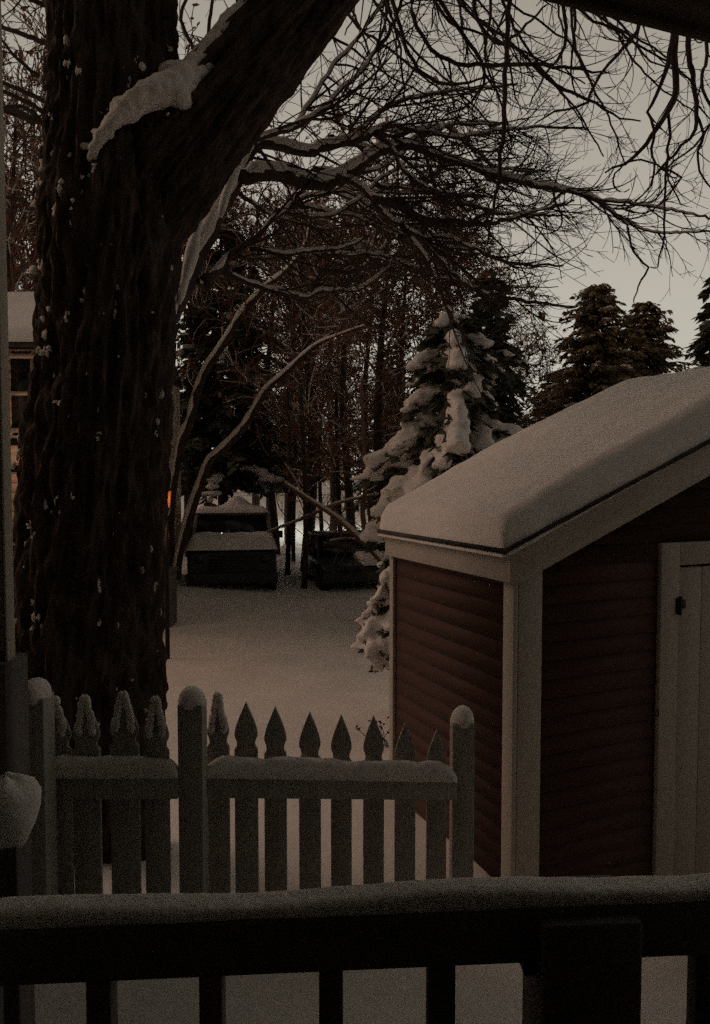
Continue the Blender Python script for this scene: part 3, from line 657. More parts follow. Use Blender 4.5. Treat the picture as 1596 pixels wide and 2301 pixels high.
for i, s in enumerate(LH):
    pts, rad = limb_pts(s); pts[1:-1] += rng.normal(0, 0.005, pts[1:-1].shape)
    crown.tube(pts - mo, rad, 6)
    lite = i in (1, 2, 3, 4, 5, 13, 15, 16, 17)
    sprout(crown, pts - mo, rad, 1 if lite else 3, (2.4, 4.2, 4.5) if not lite else (2.2,), (0.6, 0.42, 0.2) if not lite else (0.28,), curve=np.array([0.3, 0, 1.9]), bias=np.array([0.1, 0, -0.35]), start=0.25, rmin=0.0026, flatten=0.8)
crown.build('crown', M['twig'], maple, smooth=True)
csnow.build('crown_snow', M['snow_fine'], maple, smooth=True)

# ------------------------------------------------------------------ leaning slender tree behind the trunk
st = empty('slender_tree', (P(395, 1280, 15.0).x, 15.0, ground_z(-3.5, 15) - 0.1))
tag(st, 'slender leaning tree of two bare stems dusted with snow beside the parked truck', 'tree')
so = np.array(st.location)
T1 = [(378, 1300, 15, 22), (383, 1154, 14.9, 20), (392, 1073, 14.8, 19), (410, 985, 14.7, 24), (428, 943, 14.6, 20), (443, 878, 14.5, 19), (468, 822, 14.4, 20), (490, 790, 14.3, 19), (518, 747, 14.2, 19), (541, 708, 14, 20), (566, 676, 13.8, 18), (600, 640, 13.6, 14), (650, 600, 13.4, 12), (690, 540, 13.2, 10), (700, 460, 13, 8)]
T2 = [(396, 1300, 15, 22), (404, 1240, 15, 20), (429, 1149, 14.9, 24), (452, 1083, 14.8, 20), (471, 1034, 14.7, 20), (496, 1012, 14.6, 22), (541, 967, 14.4, 22), (561, 938, 14.3, 18), (590, 889, 14.1, 19), (606, 866, 14, 16), (636, 841, 13.9, 16), (671, 808, 13.7, 14), (688, 792, 13.6, 13), (717, 770, 13.4, 11), (760, 752, 13.2, 8), (820, 730, 13, 5)]
tm = MB(); ts = MB()
rng = np.random.default_rng(8)
for s in (T1, T2):
    pts, rad = limb_pts(s); tm.tube(pts - so, rad, 9)
    nz = np.array([0.25 * noise.noise(Vector((q * 0.25, 0, len(s)))) for q in range(len(pts))])
    ts.tube(pts - so + np.array([-0.75, -0.75, 0.35]) * (rad * 0.42)[:, None], rad * (0.72 + nz), 8)
tm.build('stems', M['bark'], st, smooth=True); ts.build('snow', M['snow_fine'], st, smooth=True)
tw = MB()
for s in (T1, T2):
    pts, rad = limb_pts(s)
    sprout(tw, pts - so, rad, 3, (1.3, 3.0, 2.5), (1.4, 0.8, 0.4), curve=np.array([0, 0, 0.4]), bias=np.array([0.1, 0, 0.1]), start=0.25, rmin=0.008)
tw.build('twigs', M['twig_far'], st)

# ------------------------------------------------------------------ tree builders for the background
def conifer(name, H, R, n_whorl, per, seed, needles, snow_amt, droop=0.45, sprays=26, snow_r=0.16, spray_len=0.28, taper=0.85, low=0.06):
    random.seed(seed); rs = np.random.default_rng(seed)
    root = empty(name)
    tb = MB(); zz = np.linspace(0, H * 0.99, 14); tb.tube(np.stack([0.03 * np.sin(zz), 0.03 * np.cos(zz * 1.3), zz], 1), np.linspace(H * 0.017, 0.015, 14), 7)
    nb = MB(); sb = MB(); bt = MB()
    for w_ in range(n_whorl):
        f = low + (1 - low) * (w_ + rs.random() * 0.6) / n_whorl
        L_ = R * (1 - f) ** taper * rs.uniform(0.8, 1.15) + 0.08
        m = max(3, int(per * (1 - 0.5 * f)))
        for b in range(m):
            an = 2 * math.pi * (b + rs.random() * 0.8) / m + w_ * 1.3; ln = L_ * rs.uniform(0.65, 1.18)
            k = 7; t = np.linspace(0, 1, k); z = f * H + 0.18 * ln * np.sin(t * 2.2) - droop * ln * t ** 1.6 + rs.normal(0, 0.03)
            x = ln * t * math.cos(an); y = ln * t * math.sin(an); bp = np.stack([x, y, z], 1)
            bt.tube(bp, np.linspace(0.02, 0.006, k), 3, cap=False)
            ns = max(4, int(sprays * ln / max(R, .1) * 1.4))
            tt = rs.uniform(0.12, 1.0, ns); base = np.stack([np.interp(tt, t, x), np.interp(tt, t, y), np.interp(tt, t, z)], 1)
            ad = an + rs.choice([-1, 1], ns) * rs.uniform(0.2, 1.3, ns)
            sl = spray_len * rs.uniform(0.5, 1.25, ns) * (1.15 - 0.6 * tt)
            tip = base + np.stack([np.cos(ad) * sl, np.sin(ad) * sl, -sl * rs.uniform(0.1, 0.9, ns)], 1)
            wd = sl * rs.uniform(0.16, 0.32, ns); pd = np.stack([-np.sin(ad), np.cos(ad), rs.uniform(-1, 1, ns)], 1) * wd[:, None]
            v = np.stack([base - pd * 0.4, (base + tip) / 2 - pd, tip, (base + tip) / 2 + pd], 1).reshape(-1, 3)
            fa = np.arange(ns)[:, None] * 4 + np.array([[0, 1, 2, 3]])
            nb.add(v, fa)
            if rs.random() < snow_amt:
                big = snow_r > .25 or name == 'arborvitae'; nc = max(1, int(ln / (snow_r * (.42 if big else 1.1)))); wob = rs.uniform(.75, 1.2)
                for c in range(nc):
                    q = (0.22 + 0.82 * (c + rs.random() * .5) / nc) if big else rs.uniform(0.3, 1.0); p = [np.interp(q, t, x), np.interp(q, t, y), np.interp(q, t, z)]
                    r_ = snow_r * (wob * (.55 + .35 * math.sin(q * 2.6)) if big else rs.uniform(0.5, 1.25)) * (1.1 - 0.5 * f)
                    sb.blob((p[0], p[1], p[2] + r_ * 0.15), (r_ * rs.uniform(1.0, 1.9), r_ * rs.uniform(.7, 1.1), r_ * rs.uniform(.4, .65)), 2 if snow_r > .1 else 1, 0.35, rot=an, flat=0.3)
    tb.build('trunk', M['bark'], root, smooth=True)
    cr = nb.build('crown', needles, root)
    bt.build('branches', M['twig_far'], root)
    if sb.n:
        so_ = sb.build('snow', M['snow_fine'], cr, smooth=True)
        if snow_r > .25 or name == 'arborvitae':
            r_ = so_.modifiers.new('remesh', 'REMESH'); r_.mode = 'VOXEL'; r_.voxel_size = .05 if snow_r > .25 else .03; r_.use_smooth_shade = True
            s_ = so_.modifiers.new('smooth', 'SMOOTH'); s_.factor = .7; s_.iterations = 3
            t_ = bpy.data.textures.new('clumps', 'CLOUDS'); t_.noise_scale = .12
            d_ = so_.modifiers.new('clumps', 'DISPLACE'); d_.texture = t_; d_.strength = .09; d_.mid_level = .5
    return root
def bare_tree(name, H, seed, spread=0.5, rmin=0.011, dens=(2.4, 2.6, 2.6, 2.4), lens=(0.34, 0.19, 0.10, 0.055), leaves=0, low=0.25):
    global rng
    rng = np.random.default_rng(seed); root = empty(name)
    tb = MB(); zz = np.linspace(0, H * 0.93, 20); ph = rng.random(2) * 6
    pts = np.stack([0.12 * np.sin(zz * 0.7 + ph[0]), 0.12 * np.sin(zz * 0.6 + ph[1]), zz], 1); rad = np.linspace(H * 0.012 + 0.02, 0.02, 20)
    tb.tube(pts, rad, 7); tb.build('trunk', M['bark'], root, smooth=True)
    cb = MB(); sb = MB()
    sprout(cb, pts, rad * 1.0, 4, tuple(d / (1 if i == 0 else 0.9) for i, d in enumerate(dens)), tuple(l * H for l in lens), spread=spread, curve=np.array([0, 0, 0.25]), bias=np.array([0, 0, 0.30]), start=low, rmin=rmin, flatten=1.0, snow=sb)
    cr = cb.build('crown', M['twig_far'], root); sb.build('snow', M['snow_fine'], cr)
    if leaves:
        lv = MB(); V_ = np.concatenate(cb.v); idx = rng.integers(0, len(V_), leaves); p = V_[idx]
        s = rng.uniform(0.025, 0.06, leaves)[:, None]; a = rng.normal(0, 1, (leaves, 3)); b = rng.normal(0, 1, (leaves, 3))
        v = np.stack([p, p + a * s, p + (a + b) * s * 0.8, p + b * s], 1).reshape(-1, 3)
        lv.add(v, np.arange(leaves)[:, None] * 4 + np.array([[0, 1, 2, 3]])); lv.build('dead_leaves', M['leafbrown'], cr)
    return root
def put(o, px, py, d, label, cat='tree', group=None, rz=0, s=1.0):
    """stand the tree on the ground below image column px at distance d; py is unused except as a note of its top"""
    x = (px - 798) / 1726 * d
    o.location = (x, d, ground_z(x, d) - 0.15); o.rotation_euler = (0, 0, rz); o.scale = (s, s, s)
    tag(o, label, cat, group); return o

# the snow-laden spruce behind the shed
sprc = conifer('spruce', 5.3, 2.1, 12, 8, 4, M['needle'], 0.93, droop=0.62, sprays=120, snow_r=0.27, spray_len=0.40, taper=0.66, low=0.38)
put(sprc, 1018, 690, 12.5, 'snow-laden spruce with drooping clumped boughs rising behind the shed roof')
# darker spruces
dk1 = conifer('spruce', 8.5, 2.5, 27, 9, 14, M['needle'], 0.22, droop=0.35, sprays=46, snow_r=0.15, spray_len=0.42, low=0.2)
put(dk1, 1100, 690, 16.5, 'dark spruce close behind the snow-laden one, a few snow pads on its boughs', s=0.82)
lb = conifer('spruce', 10.5, 3.2, 30, 9, 24, M['needle'], 0.34, droop=0.30, sprays=50, snow_r=0.18, spray_len=0.5, low=0.2)
put(lb, 500, 640, 20.5, 'tall dark evergreen with ledges of snow behind the parked truck', s=0.95)
spec_con = [
 (dk1, 880, 26, 0.8, 2.4, 'dark evergreen left of the snow-laden spruce, half hidden by bare twigs'),
 (lb, 300, 30, 0.9, 4.1, 'evergreen mostly hidden behind the huge trunk'),
 (dk1, 980, 34, 0.8, 5.0, 'evergreen deep in the wood above the snow-laden spruce'),
 (lb, 655, 55, 0.9, 0.3, 'far evergreen seen between the bare trunks'),
 (dk1, 430, 34, 0.8, 3.3, 'far evergreen with sky beside the huge trunk'),
]
for (src, px, d, s, rz, lab) in spec_con:
    put(copy_tree(src), px, 0, d, lab, 'tree', 'evergreens in the wood behind the yard', rz, s)
br = conifer('spruce', 9.2, 2.9, 44, 15, 34, M['needle_brown'], 0.16, droop=0.10, sprays=62, snow_r=0.10, spray_len=0.34, taper=0.5)
put(br, 1335, 650, 25.0, 'broad olive-brown evergreen standing left of the pair above the shed roof', s=0.93)
b2 = copy_tree(br); put(b2, 1443, 680, 26.5, 'narrower pale-tipped evergreen standing right of the pair above the shed roof', rz=2.2, s=0.91)
b3 = copy_tree(br); put(b3, 1240, 800, 28, 'low olive evergreen between the snow-laden spruce and the roofline pair', rz=4.2, s=0.66)
b4 = copy_tree(dk1); put(b4, 1612, 600, 17, 'dark evergreen cut off by the right edge above the shed roof', rz=1.2, s=0.84)
b5 = copy_tree(br); put(b5, 1530, 800, 40, 'distant low evergreen just above the shed roof near the right edge', rz=1.7, s=0.66)

# bare trees
bt1 = bare_tree('bare_tree', 9.5, 101, leaves=2500)
put(bt1, 690, 0, 19, 'bare brown-twigged tree with some dead leaves right of the leaning stems')
bt2 = bare_tree('bare_tree', 10.5, 202, leaves=5000, spread=0.8)
put(bt2, 860, 0, 17.5, 'bare russet tree holding dead leaves left of the snow-laden spruce')
bt3 = bare_tree('bare_tree', 11.0, 303, leaves=600, low=0.30, spread=0.5, lens=(0.2, 0.12, 0.07, 0.045), dens=(3.2, 2.8, 2.8, 2.4))
put(bt3, 780, 0, 22, 'slim upright bare tree deep in the middle of the wood')
spec_b = [
 (bt3, 570, 26, 1.05, 1.1, 'bare tree behind the top of the leaning stems'),
 (bt2, 760, 33, 1.15, 3.9, 'bare tree farthest back in the middle of the wood'),
 (bt2, 1090, 27, 0.95, 0.4, 'bare tree right of the snow-laden spruce with twigs against the sky'),
 (bt1, 40, 16, 1.15, 5.1, 'bare tree beyond the neighbouring house at the left edge'),
 (bt2, 90, 22, 1.3, 0.9, 'bare tree between the left edge and the huge trunk'),
 (bt1, 430, 20, 1.2, 2.5, 'bare tree whose top shows in the fork of the huge trunk'),
 (bt3, 1000, 18, 0.9, 4.0, 'slim bare tree whose twigs cross behind the long bare limb'),
 (bt3, 610, 22, 0.95, 5.5, 'bare tree in front of the tall dark evergreen'),
 (bt3, 700, 24, 1.0, 1.7, 'slim upright tree at the left of the brightest far snow'),
 (bt3, 655, 25, 1.05, 3.7, 'slim upright tree behind the right side of the truck'),
 (bt3, 745, 26, 0.95, 0.7, 'slim upright tree at the right of the brightest far snow'),
 (bt3, 830, 24, 1.0, 5.7, 'slim upright tree behind the broken leaning branches'),
 (bt3, 905, 19, 0.85, 0.2, 'slim bare tree in front of the russet one'),
]
for (src, px, d, s, rz, lab) in spec_b:
    put(copy_tree(src), px, 0, d, lab, 'tree', 'bare trees in the wood behind the yard', rz, s)
# a thin band of far wood closes the view
rngf = np.random.default_rng(77)
fw = MB()
for _ in range(260):
    x = rngf.uniform(-70, 80); y = rngf.uniform(55, 95); h = rngf.uniform(2.5, 5.5); z0 = ground_z(x, y)
    n = 90; tt = rngf.uniform(0.02, 1, n); an = rngf.uniform(0, 6.28, n); rr = (1 - tt) * h * 0.28 * rngf.uniform(.3, 1, n)
    p = np.stack([x + rr * np.cos(an), y + rr * np.sin(an), z0 + tt * h], 1); a = rngf.normal(0, .5, (n, 3)); b = rngf.normal(0, .5, (n, 3))
    fw.add(np.stack([p - a * .5, p - b * .5, p + a * .5, p + b * .5], 1).reshape(-1, 3), np.arange(n)[:, None] * 4 + np.array([[0, 1, 2, 3]]))
f_ = fw.build('far_wood', M['needle']); f_['kind'] = 'stuff'; tag(f_, 'far dark wood closing the view behind the yard', 'wood')

# fallen snowy limb right of centre
fl = MB(); fs_ = MB()
for s in ([(640, 1085, 15.0, 9), (700, 1125, 15, 11), (760, 1165, 15, 14), (815, 1215, 14.8, 18), (850, 1250, 14.6, 18), (880, 1290, 14.5, 18)], [(600, 1195, 15.5, 5), (680, 1165, 15.3, 8), (760, 1130, 15, 8), (850, 1110, 14.8, 6)], [(828, 1230, 14.8, 16), (815, 1150, 14.7, 12), (822, 1080, 14.6, 9), (815, 950, 14.6, 8), (812, 850, 14.6, 6)], [(835, 1235, 14.7, 10), (880, 1180, 14.5, 9), (930, 1130, 14.4, 7)], [(690, 1130, 15, 6), (670, 1090, 15, 5), (640, 1040, 15, 4)], [(740, 1215, 15, 5), (790, 1210, 15, 6), (830, 1232, 14.8, 8)]):
    pts, rad = limb_pts(s); fl.tube(pts, rad, 7); fs_.tube(pts + np.array([0, -0.3, 0.8]) * (rad * 0.6)[:, None], rad * 0.75, 7)
rng = np.random.default_rng(5)
for s in ([(640, 1085, 15.0, 9), (760, 1165, 15, 14), (880, 1290, 14.5, 18)], [(600, 1195, 15.5, 5), (760, 1130, 15, 8), (850, 1110, 14.8, 6)], [(828, 1230, 14.8, 12), (822, 1080, 14.6, 9), (812, 850, 14.6, 6)]):
    pts, rad = limb_pts(s); sprout(fl, pts, rad, 3, (2.2, 3.5, 3), (1.3, 0.6, 0.35), curve=np.array([0, 0, .3]), rmin=0.008)
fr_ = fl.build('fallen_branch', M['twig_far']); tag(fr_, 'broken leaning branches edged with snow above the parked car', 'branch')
fs_.build('snow', M['snow_fine'], fr_, smooth=True)

# dark slim trunks standing between truck and car
pole = MB(); zz = np.linspace(-0.3, 4.5, 12); pole.tube(np.stack([0.05 * np.sin(zz), 0.04 * np.cos(zz), zz], 1), np.linspace(0.07, 0.04, 12), 7)
sprr = MB(); rng = np.random.default_rng(9); sprout(sprr, np.stack([0.05 * np.sin(zz), 0.04 * np.cos(zz), zz], 1), np.linspace(0.08, 0.03, 12), 3, (2.2, 3, 2), (1.2, .6, .3), start=.35, rmin=.008)
sap = empty('sapling'); pole.build('trunk', M['bark'], sap, smooth=True); sprr.build('crown', M['twig_far'], sap)
for i, (px, d, s, lab) in enumerate(((682, 16.0, 1.0, 'thickest dark sapling standing in the snow right of the truck'), (648, 18.0, 1.0, 'dark sapling closest to the right side of the truck'), (662, 20.5, .9, 'thin sapling lit by the far light between the truck and the car'), (703, 19.5, .8, 'thin sapling on the left edge of the brightest far snow patch'), (722, 22, 1.0, 'dark sapling crossing the brightest far snow patch'), (760, 19, 1.0, 'dark sapling rising behind the parked car'))):
    put(sap if i == 0 else copy_tree(sap), px, 0, d, lab, 'sapling', 'saplings between the truck and the car', i * 1.1, s)

# snowy arborvitae against the shed's back corner
ar = conifer('arborvitae', 2.05, 0.38, 9, 8, 55, M['needle'], 1.0, droop=0.9, sprays=60, snow_r=0.13, spray_len=0.15, taper=0.35, low=0.42)
put(ar, 893, 1230, 7.9, 'small evergreen bowed under snow against the back corner of the shed', s=0.92)
sh = MB(); rng = np.random.default_rng(3); b0 = np.array([0., 0, 0])
for q in range(16):
    tp, tr_ = grow(b0 + np.array([rng.normal(0, .08), 0, 0]), np.array([rng.normal(0, .5), rng.normal(0, .3), 1.]), rng.uniform(.15, .42), .006, .003, 1.5, np.array([0, 0, -.5]), .05); sh.tube(tp, tr_, 4)
    for _ in range(5): sh.blob(tp[-1] + rng.normal(0, .025, 3), (.016, .012, .014), 1, .3)
shr = sh.build('small_shrub', M['twig']); put(shr, 862, 0, 7.0, 'small dead stalks poking out of the snow beside the shed', 'shrub', s=.7)
shr.location.z += 0.1

# ------------------------------------------------------------------ vehicles
def vehicle(name, W, label, cat, front_h=0.95, roof_h=1.85, hood=1.2, Lc=2.3, snow_hump=True):
    root = empty(name); bz = 0.28
    mb = MB(); mb.prismx([(-Lc / 2 - hood, bz), (-Lc / 2 - hood - 0.08, bz + 0.25), (-Lc / 2 - hood - 0.03, front_h - 0.05), (-Lc / 2 - hood + 0.12, front_h), (-Lc / 2, front_h + 0.07), (Lc / 2, front_h + 0.07), (Lc / 2 + 0.05, bz)], -W / 2, W / 2)
    mb.build('body', M['car'], root, bevel=0.05)
    y0 = -Lc / 2
    mb = MB(); t_ = 0.045; wr = W / 2 - 0.14; wb = W / 2 - 0.04
    yw = y0 + 0.42
    for s in (-1, 1):
        mb.tube([(s * wb, y0 + 0.03, front_h + .05), (s * wr, yw, roof_h)], t_, 6); mb.tube([(s * wb, 0.25, front_h + .05), (s * wr, 0.25, roof_h)], t_, 6); mb.tube([(s * wb, Lc / 2 - .05, front_h + .05), (s * wr, Lc / 2 - .25, roof_h)], t_, 6)
    mb.box(-wr - .03, wr + .03, yw - .04, Lc / 2 - .2, roof_h - 0.01, roof_h + 0.05)
    mb.build('cab_frame', M['car_trim'] if snow_hump else M['car'], root)
    mb = MB(); q = [(-wb + .03, y0 + .05, front_h + .06), (wb - .03, y0 + .05, front_h + .06), (wr - .02, yw, roof_h - .01), (-wr + .02, yw, roof_h - .01)]
    mb.add(q + [(x, y + .01, z) for x, y, z in q], np.array([[0, 1, 2, 3], [7, 6, 5, 4], [0, 4, 5, 1], [1, 5, 6, 2], [2, 6, 7, 3], [3, 7, 4, 0]])); mb.build('windshield', M['glass'], root)
    for s in (-1, 1):
        mb = MB(); q = [(s * (wb - .01), y0 + .12, front_h + .07), (s * (wb - .01), Lc / 2 - .1, front_h + .07), (s * (wr - .01), Lc / 2 - .3, roof_h - .02), (s * (wr - .01), yw + .05, roof_h - .02)]
        mb.add(q + [(x - s * .012, y, z) for x, y, z in q], np.array([[0, 1, 2, 3], [7, 6, 5, 4], [0, 4, 5, 1], [1, 5, 6, 2], [2, 6, 7, 3], [3, 7, 4, 0]])); mb.build('side_window', M['glass'], root)
    mb = MB(); mb.box(-wb, wb, Lc / 2 - .06, Lc / 2 - .02, front_h, roof_h - .03); mb.build('rear_panel', M['car'], root)
    mb = MB(); mb.box(-W / 2 - .02, W / 2 + .02, -Lc / 2 - hood - .16, -Lc / 2 - hood - .03, bz + .04, bz + .24); mb.build('bumper', M['car'], root, bevel=.02)
    mb = MB()
    for z in np.linspace(bz + .3, front_h - .15, 5): mb.box(-W * .26, W * .26, -Lc / 2 - hood - .10, -Lc / 2 - hood - .045, z, z + .025)
    mb.build('grille', M['car'], root)
    for s in (-1, 1):
        mb = MB(); mb.tube([(s * W * .37, -Lc / 2 - hood - .11, front_h - .2), (s * W * .37, -Lc / 2 - hood - .03, front_h - .2)], .085, 14); mb.build('headlight', M['glass'], root)
        mb = MB(); mb.box(min(s * (W / 2 + .02), s * (W / 2 + .2)), max(s * (W / 2 + .02), s * (W / 2 + .2)), y0 + .1, y0 + .18, front_h + .12, front_h + .27); mb.build('mirror', M['car'], root, bevel=.02)
        for yy in (-Lc / 2 - hood * .5, Lc / 2 - .3):
            mb = MB(); mb.tube([(s * (W / 2 - .2), yy, .33), (s * (W / 2 + .01), yy, .33)], .34, 20); wh = mb.build('wheel', M['tyre'], root, bevel=.02)
    # snow on hood and roof
    mb = MB(); n = 22
    def pad(x0, x1, ya, yb, z, h, hump=0, slope=0):
        vv = []
        for j in range(n):
            for i in range(n):
                u, v_ = i / (n - 1), j / (n - 1); e_ = math.sqrt(max(0, 1 - (1 - min(1, min(u, 1 - u) * 9)) ** 2)) * math.sqrt(max(0, 1 - (1 - min(1, min(v_, 1 - v_) * 7)) ** 2))
                x = x0 + (x1 - x0) * u; y = ya + (yb - ya) * v_
                vv.append((x, y, z + slope * v_ + h * e_ * (1 + .2 * noise.noise(Vector((x * 3, y * 3, z)))) + hump * math.exp(-((x - .12) / .26) ** 2 - ((y - .0) / .35) ** 2)))
        ii, jj = np.meshgrid(np.arange(n - 1), np.arange(n - 1), indexing='ij'); a_ = (ii * n + jj).reshape(-1)
        mb.add(vv, np.stack([a_, a_ + 1, a_ + n + 1, a_ + n], 1))
    pad(-W / 2 - .02 if snow_hump else .05, W / 2 + .02, -Lc / 2 - hood - .06, -Lc / 2 + .12, front_h - .02, .20 if snow_hump else .12, slope=.10)
    if snow_hump: pad(-wr - .06, wr + .06, yw - .08, Lc / 2 - .15, roof_h + .04, .10, hump=.26 if snow_hump else 0)
    mb.build('snow', M['snow'], root, smooth=True)
    tag(root, label, cat)
    return root
tk = vehicle('parked_truck', 1.78, 'dark parked truck facing the yard with a snow mound on its roof', 'truck', 1.0, 1.62, 1.0, 2.4)
tk.location = ((515 - 798) / 1726 * 17.2, 17.6, ground_z(-2.9, 17) - .25); tk.rotation_euler = (0, 0, math.radians(9))
# added glowing bead at the windshield, standing in for a far light beyond
mb = MB(); mb.blob((-0.22, -1.30, 1.24), (.022, .02, .022), 2, 0); mb.build('far_light_bead', M['bulb'], tk)
cr_ = vehicle('parked_car', 1.6, 'low dark parked car with a strip of snow on its hood, half hidden by branches', 'car', 0.66, 1.15, 0.8, 1.7, False)
cr_.location = ((770 - 798) / 1726 * 17.0, 17.4, ground_z(0, 17) - .15); cr_.rotation_euler = (0, 0, math.radians(14))

# dark bin beside the trunk
mb = MB(); mb.box(-.26, .26, -.2, .2, 0, .95); bn = mb.build('wooden_bin', M['dark'], bevel=.01); bn.location = ((352 - 798) / 1726 * 12.2, 12.2, ground_z(-3.2, 12.2) - .1)
mb = MB(); mb.box(-.29, .29, -.23, .23, .952, .99); mb.build('lid', M['dark'], bn, bevel=.01)
tag(bn, 'dark waist-high bin showing past the right side of the huge trunk', 'bin')

# ------------------------------------------------------------------ neighbour's house, far left
nh = empty('neighbour_house', (P(48, 1000, 11.5).x, 11.5, 0.1))
tag(nh, 'neighbouring house with snowy roof and small-paned window between left edge and trunk', 'house')
no_ = np.array(nh.location)
def nz(y): return P(48, y, 11.5).z - no_[2]
def nxx(x): return P(x, 900, 11.5).x - no_[0]
ev_z = nz(785)
mb = MB()
z = 0.0
wx0, wx1, wz0, wz1 = nxx(24), nxx(72), nz(962), nz(806)
z = 0
while z < ev_z:
    z1 = min(z + 0.14, ev_z)
    for (p, q) in ([(-5, nxx(230))] if (z1 < wz0 or z > wz1) else [(-5, wx0), (wx1, nxx(230))]):
        mb.add([(p, -.014, z), (q, -.014, z), (q, -.002, z1), (p, -.002, z1), (p, .1, z), (q, .1, z), (q, .1, z1), (p, .1, z1)], np.array([[0, 1, 2, 3], [4, 7, 6, 5], [0, 4, 5, 1], [3, 2, 6, 7], [0, 3, 7, 4], [1, 5, 6, 2]]))
    z = z1
mb.box(-5, nxx(230), 5.0, 5.1, 0, ev_z); mb.box(nxx(230) - .1, nxx(230), .12, 4.98, 0, ev_z)
mb.build('wall', M['house'], nh)
mb = MB(); t_ = .05
mb.box(wx0 - t_, wx1 + t_, -.04, -.016, wz1, wz1 + t_ * 1.4); mb.box(wx0 - t_, wx1 + t_, -.05, -.016, wz0 - t_ * 1.4, wz0); mb.box(wx0 - t_, wx0, -.04, -.016, wz0 + .002, wz1 - .002); mb.box(wx1, wx1 + t_, -.04, -.016, wz0 + .002, wz1 - .002)
zm = (wz0 + wz1) / 2; mb.box(wx0 + .002, wx1 - .002, -.03, .01, zm - .03, zm + .03)
win = mb.build('window', M['house'], nh)
mb = MB(); mb.box(wx0, wx1, .02, .03, wz0, wz1); mb.build('pane', M['glass'], win)
for yy in (992, 1052):
    mb = MB(); mb.box(nxx(24), nxx(50), -.03, -.015, nz(yy + 9), nz(yy - 7)); mb.build('vent', M['iron'], nh)
mb = MB(); zr = nz(606)
mb.prismx([(-.35, ev_z - .02), (2.5, zr + .02), (5.35, ev_z - .02), (5.35, ev_z + .06), (2.5, zr + .12), (-.35, ev_z + .06)], -5.2, nxx(232)); mb.build('roof', M['shingle'], nh)
mb = MB(); n = 40; vv = []
for j in range(n):
    for i in range(n):
        u, v_ = i / (n - 1), j / (n - 1); x = -5.25 + (nxx(235) + 5.25) * u; y = -.42 + 5.84 * v_
        zb = (ev_z + .05 + (zr + .12 - ev_z - .05) * (1 - abs(y - 2.5) / 2.9)); e_ = math.sqrt(max(0, 1 - (1 - min(1, min(u, 1 - u) * 25)) ** 2)) * math.sqrt(max(0, 1 - (1 - min(1, min(v_, 1 - v_) * 20)) ** 2))
        vv.append((x, y, zb + .16 * e_ + .01 * noise.noise(Vector((x * 2, y * 2, 0)))))
ii, jj = np.meshgrid(np.arange(n - 1), np.arange(n - 1), indexing='ij'); a_ = (ii * n + jj).reshape(-1)
mb.add(vv, np.stack([a_, a_ + 1, a_ + n + 1, a_ + n], 1)); mb.build('roof_snow', M['snow'], nh, smooth=True)

wl = P(150, 1010, 11.3); mb = MB(); q = np.array(wl[:]) - no_
mb.box(q[0] - .06, q[0] + .06, -.06, -.016, q[2] - .12, q[2] + .14); mb.box(q[0] - .09, q[0] + .09, -.26, -.06, q[2] + .12, q[2] + .15); wlm = mb.build('wall_lamp', M['iron'], nh)
mb = MB(); mb.tube([(q[0], -.16, q[2] - .1), (q[0], -.16, q[2] + .115)], [.05, .07], 8); mb.build('lamp_glass', M['amber'], wlm)
l3 = bpy.data.lights.new('wall_lamp_light', 'POINT'); l3.energy = 9; l3.color = (1.0, .55, .30); l3.shadow_soft_size = .1
o3 = bpy.data.objects.new('wall_lamp_light', l3); COL.objects.link(o3); o3.parent = nh; o3.location = (q[0], -.42, q[2])
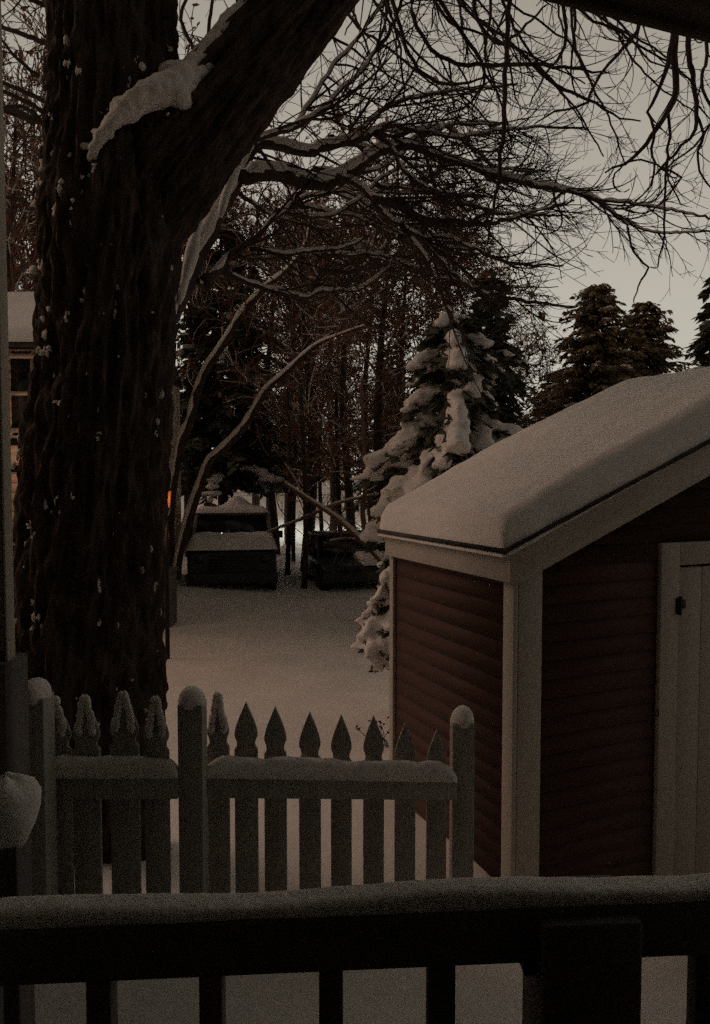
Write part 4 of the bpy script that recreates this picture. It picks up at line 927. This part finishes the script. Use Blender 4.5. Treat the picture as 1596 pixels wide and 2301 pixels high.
# lit lantern on a post, partly behind the trunk
lp = P(373, 1122, 10.2)
ln = empty('lantern_post', (lp.x, lp.y, ground_z(lp.x, lp.y)))
tag(ln, 'amber lantern on a post glowing beside the right edge of the huge trunk', 'lantern')
hz = lp.z - ln.location.z
mb = MB(); mb.tube([(0, 0, -.2), (0, 0, hz - .16)], .03, 10); mb.build('post', M['iron'], ln, smooth=True)
mb = MB(); mb.tube([(0, 0, hz - .11), (0, 0, hz + .11)], [.055, .075], 6); mb.build('glass', M['amber'], ln)
mb = MB(); mb.tube([(0, 0, hz - .16), (0, 0, hz - .112)], [.03, .065], 6); mb.tube([(0, 0, hz + .112), (0, 0, hz + .13), (0, 0, hz + .21)], [.09, .095, .012], 6)
for k in range(6):
    a = k * math.pi / 3; mb.tube([(.058 * math.cos(a), .058 * math.sin(a), hz - .11), (.079 * math.cos(a), .079 * math.sin(a), hz + .11)], .005, 5)
mb.build('frame', M['iron'], ln)
ld = bpy.data.lights.new('lantern_light', 'POINT'); ld.energy = 5; ld.color = (1.0, 0.42, 0.16); ld.shadow_soft_size = 0.12
lo = bpy.data.objects.new('lantern_light', ld); COL.objects.link(lo); lo.parent = ln; lo.location = (-0.05, -0.22, hz)
# far street lamp hidden behind the evergreens
sl = empty('street_lamp', (-3.3, 29, ground_z(-3.3, 29)))
tag(sl, 'far street lamp lighting the snow beyond the wood', 'street lamp')
mb = MB(); mb.tube([(0, 0, -.3), (0, 0, 5.2), (.3, -.1, 5.7), (.9, -.2, 5.8)], [.07, .05, .04, .035], 10); mb.build('pole', M['iron'], sl, smooth=True)
mb = MB(); mb.blob((1.05, -.22, 5.8), (.28, .13, .07), 2, 0); mb.build('lamp_head', M['iron'], sl, smooth=True)
mb = MB(); mb.blob((1.05, -.22, 5.73), (.2, .1, .04), 2, 0); mb.build('bulb', M['bulb'], sl, smooth=True)
l2 = bpy.data.lights.new('street_light', 'SPOT'); l2.energy = 900; l2.color = (.95, 1.0, .92); l2.spot_size = math.radians(130); l2.spot_blend = .6; l2.shadow_soft_size = .15
o2 = bpy.data.objects.new('street_light', l2); COL.objects.link(o2); o2.parent = sl; o2.location = (1.05, -.22, 5.6)
